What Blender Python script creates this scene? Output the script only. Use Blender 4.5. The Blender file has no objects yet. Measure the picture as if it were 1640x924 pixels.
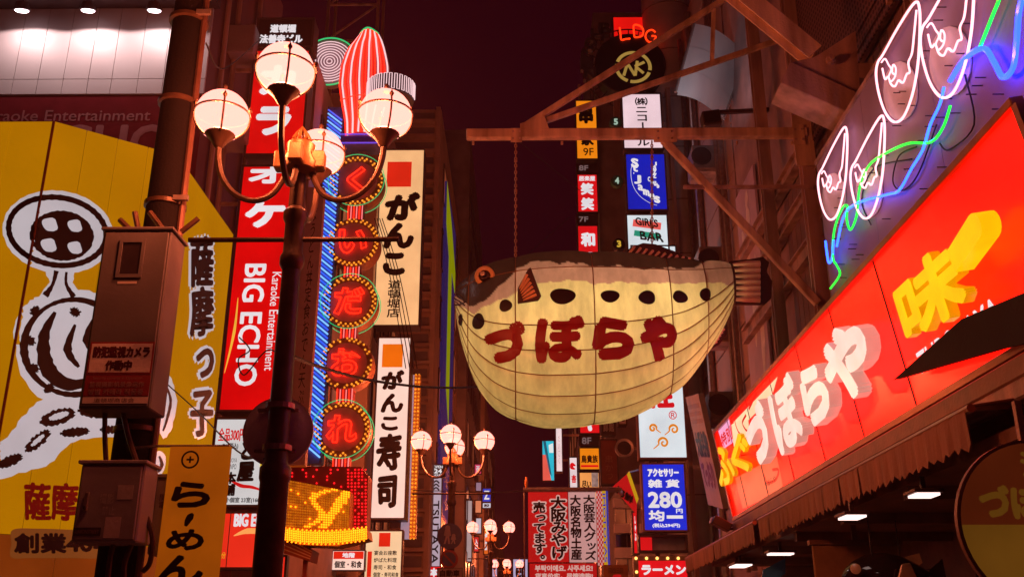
import bpy, bmesh, math, random
import numpy as np
from mathutils import Vector, Matrix
from mathutils.bvhtree import BVHTree

random.seed(7)
sc = bpy.context.scene
R = math.radians

# ------------------------------------------------------------------ camera
FPX, PITCH, YAW, CAMZ = 1594.0, R(19.74), 0.0089, 1.6      # photo is 1640 x 924
cam = bpy.data.objects.new('camera', bpy.data.cameras.new('camera'))
sc.collection.objects.link(cam)
cam.data.sensor_width = 36.0
cam.data.lens = FPX / 1640 * 36.0
cam.data.clip_end = 2000
cam.location = (0, 0, CAMZ)
cam.rotation_euler = (R(90) + PITCH, 0, YAW)
sc.camera = cam

# ------------------------------------------------------------------ night sky
world = bpy.data.worlds.new('World')
sc.world = world
world.use_nodes = True
bg = world.node_tree.nodes['Background']
bg.inputs[0].default_value = (0.0140, 0.0001, 0.0025, 1)     # city glow on a night sky
bg.inputs[1].default_value = 1.0
sc.view_settings.view_transform = 'Standard'
sc.view_settings.look = 'None'
sc.view_settings.exposure = 0.0
sc.view_settings.gamma = 1.0
sc.cycles.use_denoising = True
sc.cycles.use_light_tree = True
sc.cycles.sample_clamp_indirect = 4.0
sc.cycles.max_bounces = 4
sc.cycles.diffuse_bounces = 2
sc.cycles.glossy_bounces = 2
sc.cycles.transparent_max_bounces = 8
sc.cycles.caustics_reflective = False
sc.cycles.caustics_refractive = False

# ------------------------------------------------------------------ pixel -> place
CP, SP, CA, SA = math.cos(PITCH), math.sin(PITCH), math.cos(YAW), math.sin(YAW)
CAM = Vector((0, 0, CAMZ))
def ray(px, py):
    x, y = (px - 820) / FPX, (462 - py) / FPX
    fy, fz = CP - y * SP, SP + y * CP
    return Vector((x * CA - fy * SA, x * SA + fy * CA, fz))
def PY(px, py, Y):
    d = ray(px, py); return CAM + d * (Y / d.y)
def PX(px, py, X):
    d = ray(px, py); return CAM + d * (X / d.x)
def PZ(px, py, Z):
    d = ray(px, py); return CAM + d * ((Z - CAMZ) / d.z)
def PP(px, py, O, N):
    d = ray(px, py); return CAM + d * ((O - CAM).dot(N) / d.dot(N))
def pix(p):
    q = Vector(p) - CAM
    x, y = q.x * CA + q.y * SA, -q.x * SA + q.y * CA
    f, u = y * CP + q.z * SP, -y * SP + q.z * CP
    return 820 + FPX * x / f, 462 - FPX * u / f

# ------------------------------------------------------------------ materials
def s2l(c):
    return tuple((v / 255 / 12.92 if v / 255 <= 0.04045 else ((v / 255 + 0.055) / 1.055) ** 2.4) for v in c)
MATS = {}
def mat(name, col, rough=0.6, metal=0.0, var=0.25, scale=4.0, bump=0.15, streak=False, coat=0.0):
    """procedural painted / weathered surface; col is linear base colour"""
    if name in MATS: return MATS[name]
    m = bpy.data.materials.new(name); m.use_nodes = True
    nt = m.node_tree; N = nt.nodes; L = nt.links
    b = N['Principled BSDF']
    b.inputs['Roughness'].default_value = rough
    b.inputs['Metallic'].default_value = metal
    b.inputs['Coat Weight'].default_value = coat
    tc = N.new('ShaderNodeTexCoord'); mp = N.new('ShaderNodeMapping')
    L.new(tc.outputs['Object'], mp.inputs[0])
    if streak: mp.inputs['Scale'].default_value = (1, 1, 0.12)
    n1 = N.new('ShaderNodeTexNoise'); n1.inputs['Scale'].default_value = scale; n1.inputs['Detail'].default_value = 7
    L.new(mp.outputs[0], n1.inputs['Vector'])
    cr = N.new('ShaderNodeValToRGB')
    lo = tuple(c * (1 - var) for c in col); hi = tuple(min(1, c * (1 + var)) for c in col)
    cr.color_ramp.elements[0].position = 0.3; cr.color_ramp.elements[0].color = (*lo, 1)
    cr.color_ramp.elements[1].position = 0.7; cr.color_ramp.elements[1].color = (*hi, 1)
    L.new(n1.outputs['Fac'], cr.inputs[0]); L.new(cr.outputs[0], b.inputs['Base Color'])
    if bump:
        n2 = N.new('ShaderNodeTexNoise'); n2.inputs['Scale'].default_value = scale * 9; n2.inputs['Detail'].default_value = 4
        L.new(tc.outputs['Object'], n2.inputs['Vector'])
        bp = N.new('ShaderNodeBump'); bp.inputs['Strength'].default_value = bump; bp.inputs['Distance'].default_value = 0.02
        L.new(n2.outputs['Fac'], bp.inputs['Height']); L.new(bp.outputs[0], b.inputs['Normal'])
        mr = N.new('ShaderNodeMapRange'); mr.inputs[3].default_value = max(0.02, rough - 0.12); mr.inputs[4].default_value = min(1, rough + 0.15)
        L.new(n1.outputs['Fac'], mr.inputs[0]); L.new(mr.outputs[0], b.inputs['Roughness'])
    MATS[name] = m
    return m
def glow(name, col, strength=1.0, var=0.12, sample=True, gloss=0.15, lin=False, scale=1.6, red=1.0):
    """backlit acrylic, and glow put into unlit panels and cloth: srgb col as it looks lit, a little uneven, with a glossy face"""
    if name in MATS: return MATS[name]
    m = bpy.data.materials.new(name); m.use_nodes = True
    nt = m.node_tree; N = nt.nodes; L = nt.links
    b = N['Principled BSDF']
    c = col if lin else s2l(col)
    b.inputs['Base Color'].default_value = (*[min(.8, v * .35 + .01) for v in c], 1)
    b.inputs['Roughness'].default_value = 0.3
    b.inputs['Specular IOR Level'].default_value = gloss
    tc = N.new('ShaderNodeTexCoord'); n1 = N.new('ShaderNodeTexNoise')
    n1.inputs['Scale'].default_value = scale; n1.inputs['Detail'].default_value = 5
    L.new(tc.outputs['Object'], n1.inputs['Vector'])
    mr = N.new('ShaderNodeMapRange'); mr.inputs[1].default_value = .3; mr.inputs[2].default_value = .7
    mr.inputs[3].default_value = strength * (1 - var); mr.inputs[4].default_value = strength * (1 + var * .6)
    L.new(n1.outputs['Fac'], mr.inputs[0])
    b.inputs['Emission Color'].default_value = (c[0] * red, c[1], c[2], 1)
    L.new(mr.outputs[0], b.inputs['Emission Strength'])
    if not sample: m.cycles.emission_sampling = 'NONE'
    MATS[name] = m
    return m
def neon(name, col, strength, rboost=1.0):
    """glass tube: saturated halo colour at the rim, pale hot core"""
    if name in MATS: return MATS[name]
    m = bpy.data.materials.new(name); m.use_nodes = True
    nt = m.node_tree; N = nt.nodes; L = nt.links
    b = N['Principled BSDF']
    b.inputs['Base Color'].default_value = (.1, .1, .1, 1); b.inputs['Roughness'].default_value = 0.15
    b.inputs['Emission Color'].default_value = (s2l(col)[0] * rboost, *s2l(col)[1:], 1)
    b.inputs['Emission Strength'].default_value = strength
    MATS[name] = m
    return m

# ------------------------------------------------------------------ mesh collecting
class MB:
    def __init__(s): s.v = []; s.f = []
    def add(s, vs, fs):
        o = len(s.v); s.v += [tuple(v) for v in vs]; s.f += [tuple(i + o for i in f) for f in fs]; return s
    def quad(s, a, b, c, d): return s.add([a, b, c, d], [(0, 1, 2, 3)])
    def hexa(s, p):   # 4 bottom (ccw from above) + 4 top
        return s.add(p, [(3, 2, 1, 0), (4, 5, 6, 7), (0, 1, 5, 4), (1, 2, 6, 5), (2, 3, 7, 6), (3, 0, 4, 7)])
    def box(s, x0, x1, y0, y1, z0, z1):
        return s.hexa([(x0, y0, z0), (x1, y0, z0), (x1, y1, z0), (x0, y1, z0), (x0, y0, z1), (x1, y0, z1), (x1, y1, z1), (x0, y1, z1)])
    def slab(s, O, U, V, N):  # parallelepiped from corner O with edges U, V and thickness N
        O, U, V, N = map(Vector, (O, U, V, N))
        if U.cross(V).dot(N) < 0: U, V = V, U
        return s.hexa([O, O + U, O + U + V, O + V, O + N, O + U + N, O + U + V + N, O + V + N])
    def beam(s, a, b, w, h=None, up=(0, 0, 1)):
        a, b = Vector(a), Vector(b); h = h or w
        d = (b - a).normalized(); u = Vector(up)
        if abs(d.dot(u)) > .98: u = Vector((0, 1, 0))
        x = d.cross(u).normalized(); y = x.cross(d).normalized()
        return s.slab(a - x * w / 2 - y * h / 2, x * w, y * h, b - a)
    def ibeam(s, a, b, w, h, t=0.03, up=(0, 0, 1)):
        a, b = Vector(a), Vector(b); d = (b - a).normalized(); u = Vector(up)
        if abs(d.dot(u)) > .98: u = Vector((0, 1, 0))
        x = d.cross(u).normalized(); y = x.cross(d).normalized()
        for k in (-1, 1):
            c = y * (k * (h / 2 - t / 2)); s.slab(a + c - x * w / 2 - y * t / 2, x * w, y * t, b - a)
        return s.slab(a - x * t / 2 - y * (h / 2 - t), x * t, y * (h - 2 * t), b - a)
    def tube(s, pts, r, n=6, closed=False, cap=True):
        P = [Vector(p) for p in pts]
        k = len(P)
        if not hasattr(r, '__len__'): r = [r] * k
        o = len(s.v); prev = None
        for i, p in enumerate(P):
            a = P[i - 1] if (i > 0 or closed) else p
            b = P[(i + 1) % k] if (i < k - 1 or closed) else p
            d = (b - a)
            d = d.normalized() if d.length > 1e-9 else Vector((0, 0, 1))
            if prev is None:
                u = Vector((0, 0, 1)) if abs(d.z) < .9 else Vector((1, 0, 0))
                x = d.cross(u).normalized()
            else:
                x = (prev - d * prev.dot(d))
                x = x.normalized() if x.length > 1e-6 else d.orthogonal().normalized()
            prev = x; y = d.cross(x)
            for j in range(n):
                t = 2 * math.pi * j / n
                s.v.append(tuple(p + x * (r[i] * math.cos(t)) + y * (r[i] * math.sin(t))))
        for i in range(k if closed else k - 1):
            for j in range(n):
                a, b = o + i * n, o + ((i + 1) % k) * n
                s.f.append((a + j, a + (j + 1) % n, b + (j + 1) % n, b + j))
        if cap and not closed:
            s.f.append(tuple(o + j for j in reversed(range(n)))); s.f.append(tuple(o + (k - 1) * n + j for j in range(n)))
        return s
    def lathe(s, prof, c, axis=(0, 0, 1), n=20, ref=None, caps=True):
        """prof = [(radius, distance along axis)]"""
        c = Vector(c); a = Vector(axis).normalized()
        x = Vector(ref) if ref else (a.orthogonal().normalized()); y = a.cross(x)
        o = len(s.v); k = len(prof)
        for r, h in prof:
            for j in range(n):
                t = 2 * math.pi * j / n
                s.v.append(tuple(c + a * h + x * (r * math.cos(t)) + y * (r * math.sin(t))))
        for i in range(k - 1):
            for j in range(n):
                s.f.append((o + i * n + j, o + i * n + (j + 1) % n, o + (i + 1) * n + (j + 1) % n, o + (i + 1) * n + j))
        if caps and prof[0][0] > 1e-5: s.f.append(tuple(o + j for j in reversed(range(n))))
        if caps and prof[-1][0] > 1e-5: s.f.append(tuple(o + (k - 1) * n + j for j in range(n)))
        return s
    def prism(s, poly, ext):
        """closed polygon (3D, planar) pushed along ext"""
        P = [Vector(p) for p in poly]; e = Vector(ext); k = len(P); o = len(s.v)
        nrm = Vector((0, 0, 0))
        for i in range(k): nrm += P[i].cross(P[(i + 1) % k])
        if nrm.dot(e) > 0: P.reverse()
        s.v += [tuple(p) for p in P] + [tuple(p + e) for p in P]
        s.f.append(tuple(o + i for i in range(k))); s.f.append(tuple(o + k + i for i in reversed(range(k))))
        for i in range(k):
            j = (i + 1) % k; s.f.append((o + j, o + i, o + k + i, o + k + j))
        return s
    def build(s, name, m, parent=None, smooth=False, bevel=0.0, kind=None):
        off = Vector((0, 0, 0)); p = parent
        while p is not None: off = off + Vector(p.location); p = p.parent
        me = bpy.data.meshes.new(name)
        me.from_pydata([(v[0] - off.x, v[1] - off.y, v[2] - off.z) for v in s.v], [], s.f)
        if bevel:
            bm = bmesh.new(); bm.from_mesh(me)
            bmesh.ops.remove_doubles(bm, verts=bm.verts, dist=1e-5)
            es = [e for e in bm.edges if len(e.link_faces) == 2 and e.calc_face_angle(0) > 0.6]
            bmesh.ops.bevel(bm, geom=es, offset=bevel, segments=1, affect='EDGES', clamp_overlap=True)
            bm.to_mesh(me); bm.free()
        if smooth:
            me.polygons.foreach_set('use_smooth', [True] * len(me.polygons))
            me.set_sharp_from_angle(angle=R(38))
        me.materials.append(m)
        o = bpy.data.objects.new(name, me); sc.collection.objects.link(o)
        if parent is not None: o.parent = parent
        if kind: o['kind'] = kind
        return o
def thing(name, label, cat, loc=(0, 0, 0), group=None):
    o = bpy.data.objects.new(name, None); sc.collection.objects.link(o)
    o.location = loc; o.empty_display_size = .2
    o['label'] = label; o['category'] = cat
    if group: o['group'] = group
    return o
def tag(o, label, cat, group=None):
    o['label'] = label; o['category'] = cat
    if group: o['group'] = group
    return o
def structure(o): o['kind'] = 'structure'; return o
def copy_tree(o, parent=None):
    c = o.copy(); sc.collection.objects.link(c); c.parent = parent
    for ch in list(o.children): copy_tree(ch, c)
    return c

# ------------------------------------------------------------------ lettering
GL = {}
TMP = bpy.data.scenes.new('glyphs')          # scratch scene for shaping characters, removed at the end
def glyph(s, ext=0.0):
    k = (s, round(ext, 3))
    if k in GL: return GL[k]
    cu = bpy.data.curves.new('tmp', 'FONT'); cu.body = s; cu.resolution_u = 3; cu.extrude = ext
    o = bpy.data.objects.new('tmp', cu); TMP.collection.objects.link(o)
    TMP.view_layers[0].update(); dg = TMP.view_layers[0].depsgraph; e = o.evaluated_get(dg); me = e.to_mesh()
    v = np.array([x.co[:] for x in me.vertices]).reshape(-1, 3); f = [tuple(p.vertices) for p in me.polygons]
    e.to_mesh_clear(); bpy.data.objects.remove(o); bpy.data.curves.remove(cu)
    GL[k] = (v, f); return GL[k]
_k = glyph('国')[0]
EMC = (_k.min(0) + _k.max(0)) / 2; EMS = (_k.max(0) - _k.min(0))[1] * 1.12
class Frame:
    """a rectangle in space; u to the right, v downwards, both 0..1"""
    def __init__(s, O, U, V):     # O = top-left corner, U = full width vector, V = full height vector (downwards)
        s.O, s.U, s.V = Vector(O), Vector(U), Vector(V)
        s.w, s.h = s.U.length, s.V.length
        s.N = s.V.cross(s.U).normalized()          # towards the reader
    def at(s, u, v, n=0): return s.O + s.U * u + s.V * v + s.N * n
def layout(s, vertical=False, ext=0.0, line=1.0):
    """lettering in em units, returns verts (x right, y up), faces"""
    if not vertical: return glyph(s, ext)
    V = []; F = []; o = 0
    for i, ch in enumerate(s):
        if ch == ' ': continue
        v, f = glyph(ch, ext); v = v.copy()
        v[:, 0] -= EMC[0]; v[:, 1] -= EMC[1]
        if ch in 'ー―~': v[:, 0], v[:, 1] = v[:, 1].copy(), -v[:, 0].copy()
        if ch.isascii(): v[:, 0] -= (v[:, 0].min() + v[:, 0].max()) / 2
        if ch in 'っッゃゅょ': v[:, 0] += .12 * EMS; v[:, 1] += .1 * EMS
        if ch in '。、': v[:, 0] += .55 * EMS; v[:, 1] += .45 * EMS
        v[:, 1] -= i * EMS * line
        V.append(v); F += [tuple(j + o for j in q) for q in f]; o += len(v)
    return np.concatenate(V), F
def letters(mb, fr, s, u0, v0, u1, v1, bold=0.0, vertical=False, rot=0, lift=0.004, shear=0.0, ext=0.0, bx=1.0, jit=0.0, n=8, line=1.0):
    """fit lettering into the box u0..u1, v0..v1 of frame fr; bold is a share of the box's smaller letter size"""
    v, f = layout(s, vertical, 1.0 if ext else 0.0, line); v = v.copy()
    if rot == 90: v[:, 0], v[:, 1] = v[:, 1].copy(), -v[:, 0].copy()
    if rot == -90: v[:, 0], v[:, 1] = -v[:, 1].copy(), v[:, 0].copy()
    if shear: v[:, 1] += shear * v[:, 0]
    if jit:
        v[:, 0] += jit * EMS * np.sin(v[:, 1] * 7.3 + 1.7); v[:, 1] += jit * EMS * np.sin(v[:, 0] * 6.1 + .4)
    a, b = v.min(0), v.max(0)
    W, H = (u1 - u0) * fr.w, (v1 - v0) * fr.h
    em = H / len(s) if vertical else (H if rot == 0 else W)
    r = bold * em
    x = (v[:, 0] - a[0]) / max(b[0] - a[0], 1e-6) * (W - 2 * r * bx) + r * bx
    y = (b[1] - v[:, 1]) / max(b[1] - a[1], 1e-6) * (H - 2 * r) + r
    z = (v[:, 2] * .5 + .5) * ext if ext else np.zeros(len(x))
    U, Vv = fr.U.normalized(), fr.V.normalized()
    O = fr.at(u0, v0)
    base = np.array(O)[None] + x[:, None] * np.array(U)[None] + y[:, None] * np.array(Vv)[None] + z[:, None] * np.array(fr.N)[None]
    offs = [(0, 0)] + ([(math.cos(t) * r * bx, math.sin(t) * r) for t in [2 * math.pi * i / n for i in range(n)]] if bold else [])
    for k, (dx, dy) in enumerate(offs):
        q = base + (np.array(U) * dx + np.array(Vv) * dy + np.array(fr.N) * (lift + k * 0.0004))[None]
        mb.add(q.tolist(), f)
    return mb
def text(parent, fr, s, u0, v0, u1, v1, m, name='lettering', **k):
    return letters(MB(), fr, s, u0, v0, u1, v1, **k).build(name, m, parent)
def rect(parent, fr, u0, v0, u1, v1, m, name, lift=0.004, th=0.002):
    mb = MB(); mb.slab(fr.at(u0, v0, lift), fr.U * (u1 - u0), fr.V * (v1 - v0), fr.N * th)
    return mb.build(name, m, parent)
def poly(parent, fr, pts, m, name, lift=0.004, th=0.002):
    mb = MB(); mb.prism([fr.at(u, v, lift) for u, v in pts], fr.N * th); return mb.build(name, m, parent)
def catmull(P, k=6, closed=False):
    P = [Vector(p) for p in P]; n = len(P); out = []
    for i in range(n if closed else n - 1):
        p0 = P[i - 1] if (closed or i) else P[0]; p1 = P[i]; p2 = P[(i + 1) % n]
        p3 = P[(i + 2) % n] if (closed or i + 2 < n) else P[-1]
        for j in range(k):
            t = j / k
            out.append(.5 * ((2 * p1) + (p2 - p0) * t + (2 * p0 - 5 * p1 + 4 * p2 - p3) * t * t + (3 * p1 - p0 - 3 * p2 + p3) * t ** 3))
    if not closed: out.append(P[-1])
    return out
def ribbon(mb, fr, pts, w, lift=.004, k=6, close=False):
    """flat brush stroke along (u,v) points; w in metres, single or per point"""
    P = catmull([(u * fr.w, v * fr.h, 0) for u, v in pts], k, close)
    n = len(P); ws = w if hasattr(w, '__len__') else None
    o = len(mb.v); U, V = fr.U.normalized(), fr.V.normalized()
    for i, p in enumerate(P):
        a = P[i - 1] if (i or close) else p; b = P[(i + 1) % n] if (i < n - 1 or close) else p
        d = (b - a); d = d.normalized() if d.length > 1e-9 else Vector((1, 0, 0)); nn = Vector((-d.y, d.x, 0))
        if ws:
            t = i / max(1, n - 1) * (len(ws) - 1); q = min(int(t), len(ws) - 2); hw = (ws[q] + (ws[q + 1] - ws[q]) * (t - q)) / 2
        else: hw = w / 2
        for sgn in (1, -1):
            e = p + nn * hw * sgn; mb.v.append(tuple(fr.O + U * e.x + V * e.y + fr.N * lift))
    for i in range(n if close else n - 1):
        a, b = o + 2 * i, o + 2 * ((i + 1) % n); mb.f.append((a, a + 1, b + 1, b))
    return mb
def outline(s, bold=0.05):
    """outlines of a character (em units) pushed outwards, for bent neon tubes"""
    cu = bpy.data.curves.new('tmp', 'FONT'); cu.body = s; cu.resolution_u = 3; cu.offset = bold
    o = bpy.data.objects.new('tmp', cu); TMP.collection.objects.link(o)
    TMP.view_layers[0].update(); dg = TMP.view_layers[0].depsgraph; e = o.evaluated_get(dg)
    me = e.to_mesh(); bm = bmesh.new(); bm.from_mesh(me); bmesh.ops.remove_doubles(bm, verts=bm.verts, dist=1e-4)
    nb = {}
    for ed in bm.edges:
        if len(ed.link_faces) == 1:
            a, b = ed.verts; nb.setdefault(a.index, []).append(b.index); nb.setdefault(b.index, []).append(a.index)
    co = {v.index: v.co.copy() for v in bm.verts}; loops = []; seen = set()
    for st in nb:
        if st in seen: continue
        lp = [st]; seen.add(st); cur = st
        while True:
            nx = [q for q in nb[cur] if q not in seen]
            if not nx: break
            cur = nx[0]; seen.add(cur); lp.append(cur)
        if len(lp) > 5: loops.append([co[i] for i in lp])
    bm.free(); e.to_mesh_clear(); bpy.data.objects.remove(o); bpy.data.curves.remove(cu)
    return loops

# ------------------------------------------------------------------ shared materials
DARK = mat('dark_print', (.016, .006, .007), .5, var=.1, bump=0)
BLACKP = mat('black_paint', (.07, .042, .045), .45)
STEEL = mat('painted_steel', (.76, .45, .29), .5, var=.5, scale=5, bump=.35, streak=True)
BROWNSTEEL = mat('brown_steel', (.46, .28, .23), .5, var=.5, scale=4, bump=.35, streak=True)
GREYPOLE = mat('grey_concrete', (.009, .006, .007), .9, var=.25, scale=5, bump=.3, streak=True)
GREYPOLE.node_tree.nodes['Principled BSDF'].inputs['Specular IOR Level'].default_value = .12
BOXGREY = mat('cabinet_paint', (.125, .105, .118), .65, var=.12, scale=3, bump=.08)
LAMPIRON = mat('lamp_iron', (.10, .05, .032), .35, metal=.3, var=.25, scale=10)
GALV = mat('galvanised_pipe', (.40, .30, .28), .38, metal=.6, var=.2, scale=12)
WALLD = mat('dark_wall', (.36, .26, .26), .8, var=.25, scale=1.5, bump=.3)
WALLB = mat('brown_wall', (.74, .48, .36), .8, var=.2, scale=1.2, bump=.3)
WALLP = mat('pale_wall', (.66, .55, .55), .8, var=.15, scale=1.5, bump=.25)
CASE = mat('sign_case', (.10, .06, .06), .45, var=.2)
CASEB = mat('sign_case_brown', (.24, .12, .08), .45, var=.2)
WHITE = glow('lit_white', (236, 214, 216), 1.0)
WHITEL = glow('lit_white_letter', (228, 224, 228), 1.0, sample=False)
CABLE = mat('cable_rubber', (.02, .012, .012), .6, var=.1, bump=0)
GLASSD = mat('dark_glass', (.03, .02, .025), .12, var=.3, bump=0)

# ================================================================== SETTING
PAVE = mat('paving', (.20, .17, .16), .55, var=.25, scale=2.5, bump=.2)
KERB = mat('kerb_stone', (.30, .26, .25), .7)
structure(MB().quad((-300, -200, 0), (300, -200, 0), (300, 700, 0), (-300, 700, 0)).build('street', PAVE))
structure(MB().box(-4.4, -3.0, -10, 120, 0.004, .13).build('pavement_left', KERB))
structure(MB().box(3.1, 4.6, -10, 120, 0.004, .13).build('pavement_right', KERB))

def building(name, label, x0, x1, y0, y1, z1, m, z0=0.0):
    t = thing(name, label, 'building', ((x0 + x1) / 2, (y0 + y1) / 2, z0))
    MB().box(x0, x1, y0, y1, z0, z1).build('wall', m, t)
    return t
WINM = {}
def windows(t, X, side, ys, zs, w, h, lit=0.2, framem=None, panel=None):
    """windows on a street wall; side=+1 when the wall looks towards +X"""
    for y in ys:
        for z in zs:
            fm = MB(); e = .05 * side
            x = X + e * .4
            for (a, b, c, d) in ((y - w / 2, y + w / 2, z, z + .06), (y - w / 2, y + w / 2, z + h - .06, z + h), (y - w / 2, y - w / 2 + .06, z + .06, z + h - .06), (y + w / 2 - .06, y + w / 2, z + .06, z + h - .06)):
                fm.box(min(X, X + e), max(X, X + e), a, b, c, d)
            f = fm.build('window', framem or CASE, t)
            lm = random.random() < lit
            g = MB().box(min(X + .3 * e, X + .6 * e), max(X + .3 * e, X + .6 * e), y - w / 2 + .061, y + w / 2 - .061, z + .061, z + h - .061)
            g.build('pane', LITWIN if lm else GLASSD, f)
LITWIN = glow('lit_window', (150, 70, 40), .7, var=.6, sample=False)

# ------------------------------------------------------------------ lightboxes
def lightbox(name, label, cat, l, r, t, b, Y, face, depth=.35, case=None, rim=.04, group=None, wallx=None, face_name='face', loc=None):
    """sign box facing the camera side of the street, edges given in the photograph at distance Y"""
    mid = (t + b) / 2
    x0, x1 = PY(l, mid, Y).x, PY(r, mid, Y).x
    z0, z1 = PY((l + r) / 2, b, Y).z, PY((l + r) / 2, t, Y).z
    case = case or CASE
    th = thing(name, label, cat, ((x0 + x1) / 2, Y + depth / 2, z0), group)
    MB().box(x0 + .004, x1 - .004, Y, Y + depth, z0 + .004, z1 - .004).build('case', case, th, bevel=.006)
    fb = MB()
    d0, d1 = Y - .03, Y + .05
    fb.box(x0, x1, d0, d1, z0, z0 + rim); fb.box(x0, x1, d0, d1, z1 - rim, z1)
    fb.box(x0, x0 + rim, d0 + .002, d1, z0 + rim, z1 - rim); fb.box(x1 - rim, x1, d0 + .002, d1, z0 + rim, z1 - rim)
    fb.build('frame', case, th)
    f = MB().box(x0 + rim, x1 - rim, Y - .012, Y - .002, z0 + rim, z1 - rim).build(face_name, face, th)
    if wallx is not None:
        xe = x0 if wallx < x0 else x1
        for z in (z0 + .15 * (z1 - z0), z0 + .85 * (z1 - z0)):
            MB().box(min(xe, wallx) + .003, max(xe, wallx) - .003, Y + depth * .4, Y + depth * .4 + .06, z - .03, z + .03).build('bracket', BROWNSTEEL, th)
    fr = Frame((x0 + rim, Y - .012, z1 - rim), (x1 - x0 - 2 * rim, 0, 0), (0, 0, -(z1 - z0 - 2 * rim)))
    return th, fr

# ================================================================== RIGHT: blowfish restaurant
XW = 4.7
WALLR = mat('restaurant_wall', (.42, .27, .26), .75, var=.3, scale=1.5, bump=.3)
WOOD = mat('dark_wood', (.24, .12, .08), .5, var=.4, scale=3, bump=.25)
rest = thing('restaurant_building', 'dark restaurant building behind the tilted red sign and steel frame', 'building', (7, 12, 0))
MB().box(XW, 10, 4.0, 19.6, 3.12, 15.5).build('wall', WALLR, rest)
MB().box(5.7, 10, 4.0, 19.6, 0, 3.12).build('ground_floor_wall', WOOD, rest)
MB().box(3.62, 5.7, 4.0, 19.6, 3.02, 3.117).build('soffit', WOOD, rest)
for y in (6.2, 10.2, 14.2, 18.2):
    d = MB().box(5.6, 5.697, y, y + 1.6, .1, 2.6).build('door', GLASSD, rest, bevel=.01)
    MB().box(5.55, 5.598, y + .1, y + .14, 1.0, 1.4).build('handle', GALV, d)
for y in (5.2, 8.9, 12.6, 16.3): MB().box(5.52, 5.697, y, y + .25, 0, 3.01).build('pillar', WOOD, rest)
# shelf ledge above the doors with wood beams
for y in (5.5, 7.5, 9.5, 11.5, 13.5, 15.5, 17.5): MB().box(3.64, 5.68, y, y + .12, 2.9, 3.018).build('joist', WOOD, rest)
LIT = glow('soffit_lamp', (255, 214, 204), 2.2, var=.05)
for (px, py, w, dd) in ((1365, 830, .2, .30), (1480, 795, .2, .22), (1186, 907, .26, .6), (1250, 888, .34, .22)):
    p = PZ(px, py, 2.84)
    t = thing('soffit_light', {1365: 'square white light under the shop roof left of the round sign', 1480: 'long narrow white light under the shop roof nearest the round sign', 1186: 'small white square light at the far end of the awning', 1250: 'thin white light beside the blue sheet under the far awning'}[px], 'lamp', (p.x, p.y, 2.84), 'white lights under the shop roof')
    MB().box(p.x - w / 2 - .03, p.x + w / 2 + .03, p.y - dd / 2 - .03, p.y + dd / 2 + .03, 2.862, 2.896).build('housing', BLACKP, t, bevel=.005)
    MB().box(p.x - w / 2, p.x + w / 2, p.y - dd / 2, p.y + dd / 2, 2.84, 2.861).build('diffuser', LIT, t)
    MB().box(p.x - .02, p.x + .02, p.y - .02, p.y + .02, 2.897, 3.017).build('stem', BLACKP, t)

# perforated screen high on the wall
sp = thing('perforated_screen', 'dark perforated metal screen high on the restaurant wall', 'screen', (4.5, 11.5, 9))
pm = bpy.data.materials.new('perforated'); pm.use_nodes = True
nt = pm.node_tree; N = nt.nodes; L = nt.links
tc = N.new('ShaderNodeTexCoord'); vo = N.new('ShaderNodeTexVoronoi'); vo.inputs['Scale'].default_value = 11; vo.inputs['Randomness'].default_value = 0
L.new(tc.outputs['Object'], vo.inputs['Vector'])
gt = N.new('ShaderNodeMath'); gt.operation = 'LESS_THAN'; gt.inputs[1].default_value = .3; L.new(vo.outputs['Distance'], gt.inputs[0])
mx = N.new('ShaderNodeMix'); mx.data_type = 'RGBA'; mx.inputs['A'].default_value = (.2, .1, .09, 1); mx.inputs['B'].default_value = (.015, .008, .008, 1)
L.new(gt.outputs[0], mx.inputs['Factor']); L.new(mx.outputs['Result'], N['Principled BSDF'].inputs['Base Color'])
MB().box(4.5, 4.53, 10.2, 14.4, 8.9, 14.0).build('sheet', pm, sp)
for y in (10.2, 14.4): MB().beam((4.47, y, 8.9), (4.47, y, 14), .06).build('edge_trim', BROWNSTEEL, sp)
MB().box(4.531, 4.699, 12.2, 12.3, 9.2, 9.3).build('bracket', BROWNSTEEL, sp)

# steel frame along the upper facade
sf = thing('steel_frame', 'reddish brown steel frame of columns and girders on the restaurant front', 'frame', (4.45, 12, 3.12))
for (px, py) in ((1221, 220), (1287, 220)):
    p = PX(px, py, 4.42)
    MB().ibeam((4.42, p.y, 3.12), (4.42, p.y, 15.4), .2, .18, .025, up=(0, 1, 0)).build('column', BROWNSTEEL, sf)
for (px, py, h) in ((1315, 278, .22), (1333, 350, .30), (1400, 40, .25)):
    p = PX(px, py, 4.58)
    MB().ibeam((4.58, 4.5, p.z), (4.58, 19.4, p.z), .16, h, .03).build('girder', BROWNSTEEL, sf)
for (ya, za, yb, zb) in ((6.6, 9.2, 9.6, 14.0), (9.6, 5.6, 12.9, 8.3)):
    MB().beam((4.5, ya, za), (4.5, yb, zb), .14, .2).build('brace', BROWNSTEEL, sf)
for y in (5.2, 7.4, 9.4): MB().ibeam((4.42, y, 3.12), (4.42, y, 15.4), .2, .2, .03, up=(0, 1, 0)).build('column', BROWNSTEEL, sf)

# cream-brown facade boards seen between the frame members
fb = thing('facade_boards', 'ribbed brown boards filling the steel frame beside the fish tail', 'cladding', (4.64, 12.5, 5.5))
for i in range(26):
    y = 9.2 + i * .26
    if 11.6 < y < 12.6 or 14.2 < y < 14.9: continue
    MB().box(4.625, 4.695, y, y + .24, 5.6, 8.9 if i % 9 else 8.6).build('board', mat('ribbed_board', (.24, .12, .10), .6, var=.2), fb)

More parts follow.
